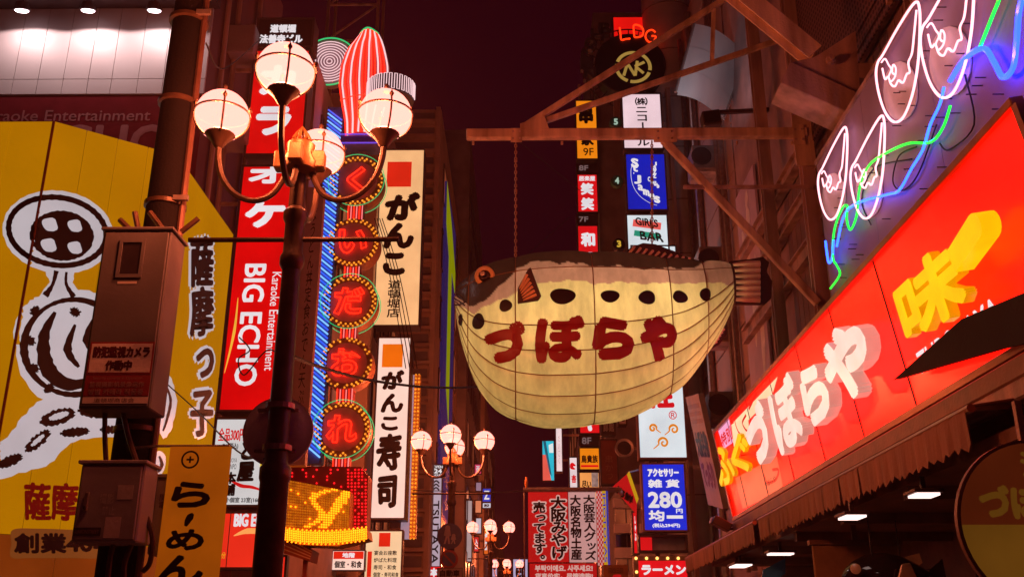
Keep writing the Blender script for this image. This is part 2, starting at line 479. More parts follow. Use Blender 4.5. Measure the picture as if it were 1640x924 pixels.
# bracket girder with gusset box up in the corner
ub = thing('sign_strut', 'orange lit steel strut meeting a dark gusset box above the neon', 'strut', PY(1305, 92, 10.6))
a, b = PY(1120, -60, 10.6), PY(1302, 90, 10.6)
MB().ibeam(a, b, .24, .2, .02, up=(0, 1, 0)).build('strut', STEEL, ub)
g0 = PY(1252, 118, 10.6); g1 = PY(1372, 60, 10.6)
MB().prism([PY(1305, 92, 10.5), PY(1370, 50, 10.5), PY(1378, 150, 10.5), PY(1268, 100, 10.5)], (0, .04, 0)).build('gusset_plate', BROWNSTEEL, ub)
MB().prism([PY(1266, 98, 10.45), PY(1378, 150, 10.45), PY(1362, 182, 10.45), PY(1250, 133, 10.45)], (0, .5, 0)).build('box_girder', BROWNSTEEL, ub, bevel=.01)
c = PY(1330, 98, 10.44)
MB().lathe([(.06, 0), (.06, .05), (.03, .06), (.03, .09)], c, (0, -1, 0), 10).build('bolt', BROWNSTEEL, ub)
e = PY(1370, 120, 10.6); MB().beam(e, (4.7, e.y, e.z), .2).build('wall_stub', BROWNSTEEL, ub)

# ------------------------------------------------------------------ the tilted red sign
RSX0, RSZ0, RSX1, RSZ1, RSYF, RSYN = 3.95, 3.82, 3.70, 5.40, 18.7, 6.55
rfr = Frame((RSX1, RSYF, RSZ1), (0, RSYN - RSYF, 0), (RSX0 - RSX1, 0, RSZ0 - RSZ1))
rs = thing('red_sign', 'long red backlit sign tilted over the street with white raised letters', 'sign', (3.9, 12.5, RSZ0))
REDF = glow('lit_red_face', (250, 24, 8), 1.05, var=.42, gloss=.4, scale=1.1, red=3.6)
def ru(Y): return (RSYF - Y) / (RSYF - RSYN)
def rsp(px, py, lift=0.0):          # point of the red sign plane seen at a photo pixel
    p = PP(px, py, rfr.O + rfr.N * lift, rfr.N); return p
def ruv(px, py, lift=0.0):
    p = rsp(px, py, lift) - rfr.O - rfr.N * lift
    return p.dot(rfr.U) / rfr.w ** 2, p.dot(rfr.V) / rfr.h ** 2
seams = [0] + [ru(y) for y in (17.6, 16.05, 14.45, 12.9, 11.35, 9.75)] + [1]
cb = MB(); cb.slab(rfr.at(0, 0, -.02), rfr.U, rfr.V, -rfr.N * .32); cb.build('case', CASE, rs)
for a, b in zip(seams[:-1], seams[1:]):
    rect(rs, rfr, a + .0012, .012, b - .0012, .988, REDF, 'face_panel', lift=-.015, th=.02)
RIMB = mat('copper_rim', (.42, .20, .10), .35, metal=.5, var=.2)
for (v0, v1, nm) in ((-.03, .012, 'top_rail'), (.988, 1.035, 'bottom_rail')):
    MB().slab(rfr.at(-.003, v0, -.05), rfr.U * 1.006, rfr.V * (v1 - v0), rfr.N * .11).build(nm, RIMB, rs, bevel=.008)
for (u0, u1) in ((-.006, .0), (1.0, 1.006)):
    MB().slab(rfr.at(u0, .012, -.05), rfr.U * (u1 - u0), rfr.V * .976, rfr.N * .1).build('end_rail', RIMB, rs)
for y in (7.5, 10, 13, 16, 18):
    MB().beam((RSX1 + .3, y, RSZ1 - .25), (4.7, y, RSZ1 - .25), .08).beam((RSX0 + .28, y, RSZ0 + .25), (4.7, y, RSZ0 + .25), .08).build('bracket', BROWNSTEEL, rs)
LETW = glow('lit_letter_white', (250, 220, 206), 1.0, var=.14, gloss=.5, scale=3)
LSW = glow('letter_side_white', (205, 150, 135), .8, var=.15, gloss=.5, scale=3); LSY = glow('letter_side_yellow', (220, 150, 0), .8, var=.15, gloss=.5, scale=3)
LETY = glow('lit_letter_yellow', (255, 205, 8), .95, var=.14, gloss=.5, scale=3)
for s_ in seams[1:-1]: rect(rs, rfr, s_ - .0016, .012, s_ + .0016, .988, DARK, 'seam_strip', lift=.0055, th=.004)
REDPR = glow('lit_red_print', (226, 20, 8), .85, sample=False)
def raised(s, pl, pr, pt, pb, m, lift=.14, ext=.10, bold=.05, sh=0.0):
    """one raised letter on the red sign, box from photo pixels (left/right at mid height, top/bottom at the middle)"""
    u0 = ruv(pl, (pt + pb) / 2 + (pr - pl) * .35, lift + ext)[0]; u1 = ruv(pr, (pt + pb) / 2 - (pr - pl) * .35, lift + ext)[0]
    vt = ruv((pl + pr) / 2, pt, lift + ext)[1]; vb = ruv((pl + pr) / 2, pb, lift + ext)[1]
    o = letters(MB(), rfr, s, u0, vt, u1, vb, bold=bold, lift=lift, ext=ext, n=10).build('raised_letter', LSW if m is LETW else LSY, rs)
    letters(MB(), rfr, s, u0, vt, u1, vb, bold=bold * .97, lift=lift + ext + .006, n=10).build('letter_face', m, o)
    st = MB()
    p = rfr.at(u0 + (u1 - u0) * .42, vt + (vb - vt) * .5, .004); st.beam(p, p + rfr.N * (lift + .02), .02)
    st.build('standoff', REDPR, o)
raised('づ', 1197, 1230, 640, 748, LETW, bold=.08, ext=.15)
raised('ぼ', 1237, 1280, 598, 726, LETW, bold=.06, ext=.15)
raised('ら', 1285, 1324, 574, 684, LETW, bold=.08, ext=.15)
raised('や', 1322, 1390, 506, 648, LETW, bold=.08, ext=.15)
raised('ふ', 1148, 1172, 706, 780, LETY, bold=.05, ext=.06, lift=.06)
raised('ぐ', 1172, 1200, 690, 764, LETY, bold=.05, ext=.06, lift=.06)
raised('味', 1440, 1538, 402, 535, LETY, bold=.055, ext=.09, lift=.12)
# the dash stroke beside it
u, v = ruv(1534, 418, .2); u2, v2 = ruv(1572, 362, .2)
mb = MB(); P = [rfr.at(u, v, .1), rfr.at(u2, v2, .1)]
dd = (P[1] - P[0]).normalized(); q = dd.cross(rfr.N).normalized()
prof = []
for k in range(9): t = math.pi * k / 8 - math.pi / 2; prof.append(P[1] + dd * (.11 * math.cos(t)) + q * (.11 * math.sin(t)))
prof += [P[0] + q * .10, P[0] - q * .10]
mb.prism(prof, rfr.N * .16).build('raised_stroke', LETY, rs)
MB().beam(P[0] + dd * .15, P[0] + dd * .15 - rfr.N * .097, .04).build('standoff', LETY, rs)
# printed matter, with the pale far-end reflection painted as patches
CREAM = glow('cream_print_reflection', (255, 216, 170), 1.0, sample=False)
PINKP = glow('lit_pink_print', (250, 170, 215), .95, sample=False)
CORAL = glow('lit_coral_print', (255, 104, 70), .9, sample=False)
REDPR = glow('lit_red_print', (226, 20, 8), .85, sample=False)
def pxpoly(pts, m, nm, lift=.007):
    poly(rs, rfr, [ruv(*p) for p in pts], m, nm, lift=lift, th=.001)
pxpoly([(1175, 676), (1246, 603), (1237, 634), (1200, 672)], CREAM, 'print_reflection_patch')
pxpoly([(1172, 680), (1198, 660), (1202, 706), (1176, 715)], CREAM, 'print_reflection_patch')
pxpoly([(1151, 690), (1168, 669), (1175, 708), (1160, 718)], PINKP, 'price_plate')
pxpoly([(1178, 765), (1245, 730), (1256, 782), (1190, 815)], CORAL, 'print_reflection_patch')
for pts in ([(1184, 655), (1178, 672), (1183, 690), (1190, 697)], [(1196, 664), (1190, 676), (1194, 686), (1198, 690)], [(1212, 628), (1205, 645), (1200, 655)], [(1225, 760), (1230, 772), (1243, 768), (1248, 752), (1238, 752)]):
    ribbon(MB(), rfr, [ruv(*p) for p in pts], .045, lift=.011).build('brush_print', REDPR, rs)
text(rs, rfr, '特別', ruv(1153, 690)[0], ruv(1160, 690)[1], ruv(1172, 690)[0], ruv(1164, 712)[1], REDPR, bold=.03, lift=.011)
text(rs, rfr, 'ZUBORAYA', ruv(1474, 590)[0], .70, ruv(1600, 488)[0], .83, WHITEL, bold=.04, lift=.004, shear=0)
text(rs, rfr, 'つぼらや', ruv(1228, 787)[0], .84, ruv(1246, 776)[0], .9, DARK, lift=.011)

# ledge under the red sign, rail and scalloped awning
lg = thing('sign_ledge', 'brown ledge and gutter running under the red sign', 'ledge', (3.9, 12.5, 3.4))
MB().box(3.80, 4.69, 5.8, 19.3, 3.52, 3.70).build('ledge', WOOD, lg, bevel=.02)
MB().box(3.78, 3.90, 5.8, 19.3, 3.36, 3.515).build('gutter', BROWNSTEEL, lg, bevel=.02)
MB().box(3.9, 4.69, 5.8, 19.3, 3.12, 3.5).build('fascia', WOOD, lg)
CANV = mat('awning_canvas', (.36, .17, .11), .75, var=.25, scale=3, bump=.2, streak=True)
aw = thing('shop_awning', 'brown canvas awning with scalloped hem over the shop front', 'awning', (3.6, 14, 2.95))
xr, zr = 3.42, 3.30
MB().tube([(xr, 7.45, zr), (xr, 14.6, zr)], .035, 8).tube([(xr, 14.9, zr), (xr, 21.3, zr)], .035, 8).build('rail', RIMB, aw, smooth=True)
for (ya, yb) in ((7.5, 14.6), (14.9, 21.3)):
    n = int((yb - ya) / .62)
    for i in range(n):
        y0, y1 = ya + (yb - ya) * i / n, ya + (yb - ya) * (i + 1) / n
        mb = MB(); k = 8
        top = []; bot = []
        for j in range(k + 1):
            y = y0 + .004 + (y1 - y0 - .008) * j / k
            w = .012 * math.sin(j * 2.1 + i)
            top.append((xr - .03 + w * .3, y, zr)); bot.append((xr - .02 + w, y, zr - .26 - (.045 if j % 2 else 0) - .01 * math.sin(i * 3.3 + j)))
        vs = top + bot + [(x + .012, y, z) for x, y, z in top] + [(x + .012, y, z) for x, y, z in bot]
        m1 = k + 1; fs = []
        for j in range(k):
            fs += [(j, j + 1, m1 + j + 1, m1 + j), (2 * m1 + j + 1, 2 * m1 + j, 3 * m1 + j, 3 * m1 + j + 1), (m1 + j, m1 + j + 1, 3 * m1 + j + 1, 3 * m1 + j)]
        mb.add(vs, fs); mb.build('valance_panel', CANV, aw)
    MB().slab((xr, ya, zr + .02), (.38, 0, .06), (0, yb - ya, 0), (0, 0, .012)).build('canopy', CANV, aw)
for y in (7.6, 11, 14.5, 15, 18, 21): MB().beam((xr, y, zr + .02), (3.9, y, zr + .05), .03).build('arm', BROWNSTEEL, aw)

# dark canopy corner that cuts across the near end of the sign
cn = thing('corner_canopy', 'black canopy corner jutting across the near end of the red sign', 'canopy', (3.5, 7.5, 4.0))
q = [rsp(1446, 606, .12), rsp(1558, 508, .12), rsp(1650, 470, .12), rsp(1780, 420, .12), rsp(1780, 520, .12), rsp(1612, 558, .12)]
MB().prism(q, rfr.N * .10).build('valance', mat('black_canvas', (.02, .012, .013), .8), cn)
MB().beam(rsp(1520, 560, .13), rsp(1520, 560, -.02), .04).build('arm', BROWNSTEEL, cn)

# ------------------------------------------------------------------ neon sashimi panel
NX = 3.80
npn = thing('neon_wave_sign', 'lilac sign panel with white neon loops and blue and green waves', 'sign', (NX, 8, 5.45))
PAN = mat('lilac_panel', (.36, .27, .46), .45, var=.18, scale=1.2, bump=.05)
f0 = PX(1318, 249, NX); ztop = f0.z; yfar = PX(1323, 400, NX).y
ynear = 4.6
for i in range(4):
    y0 = yfar + (ynear - yfar) * i / 4; y1 = yfar + (ynear - yfar) * (i + 1) / 4
    MB().box(NX, NX + .06, y1 + .004, y0 - .004, 5.47, ztop).build('backing_panel', PAN, npn)
MB().box(NX - .02, NX + .09, ynear, yfar, ztop + .003, ztop + .06).build('top_trim', BROWNSTEEL, npn)
for y in (5.5, 8, 10.5): MB().beam((NX + .06, y, 6.4), (4.7, y, 6.4), .08).build('bracket', BROWNSTEEL, npn)
NWHITE = neon('neon_white', (255, 206, 222), 1.7, 1.5); NBLUE = neon('neon_blue', (30, 76, 255), 6.5); NGREEN = neon('neon_green', (10, 230, 50), 2.4)
NBLUE2 = neon('neon_deep_blue', (20, 44, 250), 11.0)
def ntube(pts, m, r=.016, off=.09, k=5, closed=False, parent=npn, name='neon_tube'):
    P = catmull([PX(px, py, NX - off) for px, py in pts], k, closed)
    return MB().tube(P, r, 6, closed).build(name, m, parent, smooth=True)
PLATE = mat('white_panel_disc', (.75, .68, .72), .4, var=.1)
outer = [(.86, 0), (.5, .2), (.16, .43), (.04, .50), (0, .60), (.05, .74), (.16, .88), (.30, .97), (.45, 1), (.62, .95), (.80, .78), (.92, .55), (.97, .3), (.97, .06)]
inner = [(.90, .06), (.85, .25), (.80, .42), (.72, .5), (.75, .58), (.68, .60), (.6, .67), (.5, .65), (.42, .70), (.33, .68), (.27, .62), (.2, .64), (.14, .55)]
curl = [(.12, .5), (.2, .47), (.28, .52), (.34, .56), (.28, .62), (.33, .66), (.42, .62), (.44, .55), (.38, .52), (.36, .58), (.41, .6)]
for (x0, x1, y0, y1, sh) in ((1310, 1358, 205, 352, 0), (1362, 1418, 187, 350, 0), (1403, 1475, 5, 196, 0), (1474, 1562, -68, 157, 0)):
    for shp, r in ((outer, .013), (inner, .0105), (curl, .009)):
        ntube([(x0 + (x1 - x0) * u, y0 + (y1 - y0) * v) for u, v in shp], NWHITE, r, closed=(shp is outer))
    # the pale plate behind each loop
    P = [PX(x0 + (x1 - x0) * (.18 + .8 * u), y0 + (y1 - y0) * (.5 + .5 * v), NX) for u, v in [(.5 + .5 * math.cos(t) * .95, .48 + .5 * math.sin(t)) for t in [2 * math.pi * i / 20 for i in range(20)]]]
    MB().prism([p + Vector((-.008, 0, 0)) for p in P], (-.012, 0, 0)).build('pale_plate', PLATE, npn)
ntube([(1330, 462), (1345, 440), (1340, 425), (1334, 412), (1336, 370), (1348, 335), (1357, 330), (1356, 350), (1362, 368), (1372, 345), (1377, 300), (1392, 265), (1420, 245), (1455, 230), (1490, 228), (1510, 205), (1522, 170)], NGREEN, .013)
ntube([(1570, 75), (1580, 50), (1592, 20), (1600, 0), (1606, -30)], NGREEN, .016)
ntube([(1322, 386), (1327, 420), (1333, 412), (1335, 385)], NBLUE, .014)
ntube([(1340, 395), (1352, 345), (1375, 325), (1420, 312), (1440, 305), (1460, 270), (1478, 240), (1490, 200), (1505, 168), (1512, 140)], NBLUE, .014)
ntube([(1522, 130), (1545, 95), (1575, 78), (1592, 100), (1606, 124), (1622, 110), (1628, 70), (1632, 20), (1640, -10)], NBLUE2, .024)
stm = MB()
for k in range(46):
    px = 1325 + random.random() * 270; py = 1034 - (px - 835) * (1.12 + random.random() * .42)
    p = PX(px, py, NX - .09); stm.beam(p, p + Vector((.088, 0, 0)), .008)
stm.build('tube_clip', BLACKP, npn, kind='stuff')
for pts in ([(1468, 235), (1440, 250), (1430, 290), (1445, 305), (1470, 280), (1500, 200)], [(1395, 360), (1380, 320), (1400, 270), (1460, 255)], [(1545, 120), (1560, 200), (1520, 240), (1505, 230)]):
    MB().tube(catmull([PX(x, y, NX - .03) for x, y in pts], 6), .008, 5).build('wiring', CABLE, npn)

# ------------------------------------------------------------------ round sign, near right
SR = PY(1662, 842, 6.05); rr = .50
rd = thing('round_sign', 'round shop sign with dark red top and yellow lower half hanging at the right', 'sign', SR)
RDT = glow('round_red', (92, 32, 10), .6, var=.25, sample=False); RDY = glow('round_yellow', (116, 72, 18), .6, var=.3, sample=False)  # unlit sign; slight glow put into both face colours
MB().lathe([(rr - .01, -.075), (rr, -.07), (rr, -.03), (rr - .01, -.025)], SR, (0, 1, 0), 48).build('drum', CASEB, rd, smooth=True)
dfr = Frame(SR + Vector((-rr, -.076, rr)), (2 * rr, 0, 0), (0, 0, -2 * rr))
up = [(.5 + .48 * math.cos(t), .5 - .48 * math.sin(t)) for t in [math.pi * i / 24 for i in range(25)]]
dn = [(.5 + .48 * math.cos(t), .5 - .48 * math.sin(t)) for t in [math.pi + math.pi * i / 24 for i in range(25)]]
poly(rd, dfr, up, RDT, 'upper_face', lift=0); poly(rd, dfr, dn, RDY, 'lower_face', lift=0)
text(rd, dfr, 'づぼらや', .14, .27, .86, .47, RDY, bold=.06)
text(rd, dfr, 'ふく料理', .42, .56, .58, .9, DARK, bold=.04, vertical=True)
text(rd, dfr, '活', .42, .07, .58, .23, RDY, bold=.05)
MB().beam(SR + Vector((0, 0, rr)), (SR.x, SR.y, 3.02), .04).build('hanger', BROWNSTEEL, rd)

# ------------------------------------------------------------------ small glossy blowfish figure in the shop front
FG = PY(1415, 922, 11.2)
fg = thing('blowfish_figure', 'small glossy black blowfish figure hanging in the shop entrance', 'figure', FG)
GLO = mat('gloss_black', (.02, .012, .012), .1, var=.1, bump=0, coat=.8); CRM = mat('cream_gloss', (.6, .36, .2), .25, var=.15, bump=0, coat=.5)
mb = MB(); ns, nr = 24, 20; vs = []; fs = []
for i in range(ns + 1):
    t = i / ns; x = (t - .45) * 1.0
    rad = .26 * max(.02, math.sin(math.pi * min(1, t * 1.02)) ** .6) * (1 - .45 * t ** 3)
    for j in range(nr):
        a = 2 * math.pi * j / nr; vs.append((FG.x + x, FG.y + rad * .9 * math.cos(a), FG.z + rad * math.sin(a)))
for i in range(ns):
    for j in range(nr): fs.append((i * nr + j, i * nr + (j + 1) % nr, (i + 1) * nr + (j + 1) % nr, (i + 1) * nr + j))
mb.add(vs, fs).build('body', GLO, fg, smooth=True)
ef = PY(1370, 911, 10.98)
MB().lathe([(.03, 0), (.055, .015), (.055, .03), (.03, .04)], ef, (-.2, -1, .1), 18).build('eye', CRM, fg, smooth=True)
mb = MB().prism([FG + Vector(p) for p in ((.02, -.26, -.12), (.1, -.27, .1), (.2, -.26, .12), (.3, -.2, -.1))], (0, -.03, 0)); mb.build('pectoral_fin', CRM, fg, bevel=.01)
mb = MB().prism([FG + Vector(p) for p in ((.25, 0, .2), (.42, 0, .24), (.44, 0, .14), (.38, 0, .1))], (0, .03, 0)); mb.build('dorsal_fin', CRM, fg)
mb = MB().prism([FG + Vector(p) for p in ((.5, 0, .06), (.66, 0, .18), (.68, 0, -.12), (.5, 0, -.06))], (0, .03, 0)); mb.build('tail_fin', GLO, fg)
MB().beam(FG + Vector((-.1, 0, .22)), (FG.x - .1, FG.y, 2.9), .012).beam(FG + Vector((.2, 0, .22)), (FG.x + .2, FG.y, 2.9), .012).build('hanging_wire', CABLE, fg)
# notice board behind it
bd = thing('menu_cabinet', 'dim brown menu board behind the small blowfish figure', 'board', PY(1390, 924, 12.5))
p0, p1 = PY(1310, 960, 12.6), PY(1440, 872, 12.6)
MB().box(p0.x, p1.x, 12.6, 12.66, p0.z, p1.z).build('board', mat('ochre_board', (.34, .18, .08), .7), bd, bevel=.01)
MB().box(p0.x - .04, p1.x + .04, 12.58, 12.68, p1.z + .003, p1.z + .06).build('top_rail', WOOD, bd)
MB().box((p0.x + p1.x) / 2 - .03, (p0.x + p1.x) / 2 + .03, 12.61, 12.65, p1.z + .061, 3.018).build('post', WOOD, bd)
nb = [(1313, 905, 1322, 924), (1338, 906, 1346, 920)]
bs = thing('blue_sheet', 'small blue plastic sheet tied under the far end of the awning', 'sheet', PY(1245, 912, 16))
p0, p1 = PY(1220, 924, 16), PY(1258, 893, 16)
BLU = mat('blue_tarp', (.03, .22, .5), .4, var=.3)
MB().prism([PY(1222, 912, 16), PY(1258, 893, 16), PY(1258, 918, 16), PY(1236, 932, 16), PY(1220, 930, 16)], (0, .02, 0)).build('sheet', BLU, bs)
MB().beam(PY(1258, 893, 16.01), PY(1258, 893, 16.01) + Vector((0, 0, 0.45)), .015).build('tie', CABLE, bs)

# slanted white banner board beyond the red sign
sl0 = Vector((3.75, 22.4, 6.5)); sfr = Frame(PX(1098, 636, 3.78), PX(1118, 630, 3.78) - PX(1098, 636, 3.78), (0.32, -.2, -2.45))
sb = thing('tilted_white_board', 'tilted white board with dark red lettering beyond the red sign', 'sign', sfr.at(.5, 1))
MB().slab(sfr.at(0, 0), sfr.U, sfr.V, -sfr.N * .12).build('board', mat('off_white_board', (.55, .42, .38), .55, var=.15), sb, bevel=.005)
text(sb, sfr, '大阪名物', .08, .33, .92, .57, DARK, bold=.04, vertical=False, rot=0)
text(sb, sfr, 'てっちり', .1, .60, .9, .84, mat('dark_red_print', (.22, .03, .02), .5, var=.1, bump=0), bold=.06)
for k in range(3): rect(sb, sfr, .04, .08 + k * .07, .9, .12 + k * .07, mat('gold_print', (.42, .18, .04), .5), 'gold_stripe')
MB().beam(sfr.at(.5, .3, -.13), sfr.at(.5, .3, -.13) + Vector((.75, 0, 0)), .06).build('bracket', BROWNSTEEL, sb)
fl = thing('flood_light', 'small black flood light on an arm below the tilted white board', 'lamp', PY(1150, 848, 18.2))
p = PY(1140, 836, 18.2)
MB().slab(p, (.3, 0, -.16), (0, .22, 0), (.08, 0, .13)).build('housing', BLACKP, fl, bevel=.01)
MB().slab(p + Vector((-.012, .01, 0)), (.04, 0, .10), (0, .2, 0), (-.008, 0, .003)).build('glass', GALV, fl)
MB().beam(p + Vector((.3, .1, -.1)), (3.9, 18.3, p.z - .12), .04).build('arm', BLACKP, fl)

# ================================================================== BEAM AND BLOWFISH LANTERN
BY = PX(1287, 220, 4.42).y - .15
FWD = Vector((-SA * CP, CA * CP, SP))
bm_ = thing('sign_beam', 'long orange brown steel beam with stays holding the blowfish lantern', 'beam', PY(1287, 215, BY))
A, B = PY(747, 216, BY), PY(1292, 216, BY)
B.z = A.z; B.y = A.y
MB().beam(A, B, .14, .15).build('main_beam', STEEL, bm_, bevel=.012)
MB().beam(B + Vector((-.06, 0, -.55)), B + Vector((-.06, 0, .35)), .05, .3, up=(1, 0, 0)).build('end_plate', STEEL, bm_)
MB().beam(PY(838, 204, BY), PY(1175, -10, BY) + (PY(1175, -10, BY) - PY(838, 204, BY)) * .45, .09).build('stay', STEEL, bm_, bevel=.01)
a = PY(838, 206, BY); b = PX(1255, 62, 4.4)
MB().beam(a, b, .085).build('stay', STEEL, bm_, bevel=.01)
MB().beam(PY(1062, 224, BY), PY(1310, 486, BY), .11).build('brace', STEEL, bm_, bevel=.01)
c0 = PY(1143, 14, BY); t_ = .71; c1 = a + (b - a) * t_
MB().beam(c0, c1, .06).build('tie', STEEL, bm_)
MB().beam(PY(1095, 300, BY), (4.42, BY, PY(1230, 300, BY).z), .05).build('tie', BROWNSTEEL, bm_)
MB().prism([PY(833, 198, BY - .08), PY(872, 186, BY - .08), PY(880, 208, BY - .08), PY(833, 208, BY - .08)], (0, .16, 0)).build('gusset', STEEL, bm_)
for (pa, pb) in (((1046, 206), (1084, 228)), ((1268, 200), (1290, 232)), ((818, 206), (836, 228))):
    a_, b_ = PY(*pa, BY - .076), PY(*pb, BY - .076); MB().box(a_.x, b_.x, BY - .086, BY - .072, b_.z, a_.z).build('splice_plate', STEEL, bm_)
    for (fx, fz) in ((.2, .25), (.8, .25), (.2, .75), (.8, .75)): MB().lathe([(.016, 0), (.016, .02)], (a_.x + (b_.x - a_.x) * fx, BY - .086, b_.z + (a_.z - b_.z) * fz), (0, -1, 0), 6).build('bolt', BROWNSTEEL, bm_)
for px in (758, 900, 1075, 1180, 1268):
    p = PY(px, 227, BY); MB().lathe([(.02, 0), (.02, .05)], p, (0, 0, -1), 6).build('bolt', STEEL, bm_)

fish = thing('blowfish_lantern', 'giant paper blowfish lantern with dark spots and red lettering', 'lantern', PY(947, 540, BY))
ST = [(728, 476, 490), (733, 462, 515), (742, 452, 552), (757, 438, 598), (775, 429, 628), (800, 420, 653), (835, 411, 670), (880, 406, 677), (930, 404, 676), (985, 406, 667), (1035, 410, 648), (1080, 415, 620), (1115, 418, 583), (1145, 421, 539), (1160, 422, 512), (1172, 424, 488)]
SX = [s[0] for s in ST]
def smooth_interp(x, col):
    ys = [s[col] for s in ST]
    i = max(0, min(len(SX) - 2, np.searchsorted(SX, x) - 1))
    t = (x - SX[i]) / (SX[i + 1] - SX[i])
    def m(j):
        if j <= 0: return (ys[1] - ys[0]) / (SX[1] - SX[0])
        if j >= len(SX) - 1: return (ys[-1] - ys[-2]) / (SX[-1] - SX[-2])
        a, b = (ys[j] - ys[j - 1]) / (SX[j] - SX[j - 1]), (ys[j + 1] - ys[j]) / (SX[j + 1] - SX[j])
        return 0 if a * b <= 0 else 2 * a * b / (a + b)
    h = SX[i + 1] - SX[i]
    return ((2 * t ** 3 - 3 * t ** 2 + 1) * ys[i] + (t ** 3 - 2 * t ** 2 + t) * h * m(i) + (-2 * t ** 3 + 3 * t ** 2) * ys[i + 1] + (t ** 3 - t ** 2) * h * m(i + 1))
KY = .62
def fish_pt(px, phi, bulge=0.0):
    t, b = smooth_interp(px, 1), smooth_interp(px, 2)
    P = PY(px, (t + b) / 2, BY); f = (P - CAM).dot(FWD)
    rz = (b - t) / 2 / FPX * f / math.sqrt(CP * CP + (KY * SP) ** 2); ry = rz * KY
    rz += bulge; ry += bulge
    cs, sn = math.cos(phi), math.sin(phi)
    e = .97
    return Vector((P.x, BY - ry * math.copysign(abs(sn) ** e, sn), P.z + rz * math.copysign(abs(cs) ** e, cs)))
def lin(xs, ys, x): return float(np.interp(x, xs, ys))
CREAMC = (.80, .74, .44); PINKC = (.50, .30, .30); DARKC = (.05, .02, .018)
def paint(px, phi):
    if phi > math.pi: phi = 2 * math.pi - phi
    x, y = pix(fish_pt(px, phi))
    if phi < .15: y = -999
    y += 1.6 * math.sin(x * .09) + 1.2 * math.sin(x * .23)
    d = lin([728, 740, 752, 775, 800, 830, 870, 950, 1050, 1110, 1140, 1172], [474, 482, 489, 487, 462, 428, 420, 426, 432, 429, 421, 414], x)
    p = lin([728, 745, 760, 800, 840, 900, 1000, 1172], [486, 494, 501, 484, 460, 452, 456, 455], x)
    return DARKC if y < d else (PINKC if y < p else CREAMC)
sk = bpy.data.materials.new('lantern_skin'); sk.use_nodes = True
nt = sk.node_tree; N = nt.nodes; L = nt.links
for n in list(N): N.remove(n)
out = N.new('ShaderNodeOutputMaterial'); at = N.new('ShaderNodeAttribute'); at.attribute_name = 'paint'
df = N.new('ShaderNodeBsdfDiffuse'); tr = N.new('ShaderNodeBsdfTranslucent'); gl = N.new('ShaderNodeBsdfGlossy'); gl.inputs['Roughness'].default_value = .35
tc = N.new('ShaderNodeTexCoord'); nz = N.new('ShaderNodeTexNoise'); nz.inputs['Scale'].default_value = 3.2; nz.inputs['Detail'].default_value = 8; nz.inputs['Roughness'].default_value = .65
sm_ = N.new('ShaderNodeMapping'); sm_.inputs['Scale'].default_value = (1.5, 1, .45); L.new(tc.outputs['Object'], sm_.inputs[0]); L.new(sm_.outputs[0], nz.inputs['Vector'])
mr = N.new('ShaderNodeMapRange'); mr.inputs[1].default_value = .3; mr.inputs[2].default_value = .7; mr.inputs[3].default_value = .62; mr.inputs[4].default_value = 1.06
L.new(nz.outputs['Fac'], mr.inputs[0])
mu = N.new('ShaderNodeMix'); mu.data_type = 'RGBA'; mu.blend_type = 'MULTIPLY'; mu.inputs['Factor'].default_value = 1
L.new(at.outputs['Color'], mu.inputs['A']); L.new(mr.outputs[0], mu.inputs['B'])
L.new(mu.outputs['Result'], df.inputs['Color']); L.new(mu.outputs['Result'], tr.inputs['Color'])
m1 = N.new('ShaderNodeMixShader'); m1.inputs[0].default_value = .55; L.new(df.outputs[0], m1.inputs[1]); L.new(tr.outputs[0], m1.inputs[2])
m2 = N.new('ShaderNodeMixShader'); m2.inputs[0].default_value = .05; L.new(m1.outputs[0], m2.inputs[1]); L.new(gl.outputs[0], m2.inputs[2])
L.new(m2.outputs[0], out.inputs['Surface'])
n2 = N.new('ShaderNodeTexNoise'); n2.inputs['Scale'].default_value = 5; n2.inputs['Detail'].default_value = 5; L.new(tc.outputs['Object'], n2.inputs['Vector'])
bp = N.new('ShaderNodeBump'); bp.inputs['Strength'].default_value = .35; bp.inputs['Distance'].default_value = .05; L.new(n2.outputs['Fac'], bp.inputs['Height'])
for q in (df, gl): L.new(bp.outputs[0], q.inputs['Normal'])

cols = [728, 752, 826, 947, 1067, 1125, 1172]
phs = [0, 48, 92, 108, 124, 140, 158, 180]
phs = phs + [360 - p for p in phs[-2::-1]]
allv, allf = [], []
for ci in range(len(cols) - 1):
    for ri in range(len(phs) - 1):
        xa, xb, pa, pb = cols[ci], cols[ci + 1], R(phs[ri]), R(phs[ri + 1])
        nu = max(6, int((xb - xa) / 2.6)); nv = max(8, int((phs[ri + 1] - phs[ri]) / (.9 if ri in (1, 2) else 1.6)))
        vs, pc = [], []
        o = len(allv)
        for i in range(nu + 1):
            for j in range(nv + 1):
                px = xa + (xb - xa) * i / nu; ph = pa + (pb - pa) * j / nv
                bl = .038 * math.sin(math.pi * i / nu) ** .5 * math.sin(math.pi * j / nv) ** .5 if 0 < i < nu and 0 < j < nv else 0
                vs.append(fish_pt(px, ph, bl)); pc.append((*paint(px, ph), 1))
        fs = [(i * (nv + 1) + j, (i + 1) * (nv + 1) + j, (i + 1) * (nv + 1) + j + 1, i * (nv + 1) + j + 1) for i in range(nu) for j in range(nv)]
        ob = MB().add(vs, fs).build('skin_panel', sk, fish, smooth=True)
        ca = ob.data.color_attributes.new('paint', 'FLOAT_COLOR', 'POINT')
        ca.data.foreach_set('color', [c for q in pc for c in q])
        allv += vs; allf += [tuple(i + o for i in f) for f in fs]
bvh = BVHTree.FromPolygons(allv, allf)
RIBM = mat('lantern_rib', (.26, .13, .06), .7, var=.3)
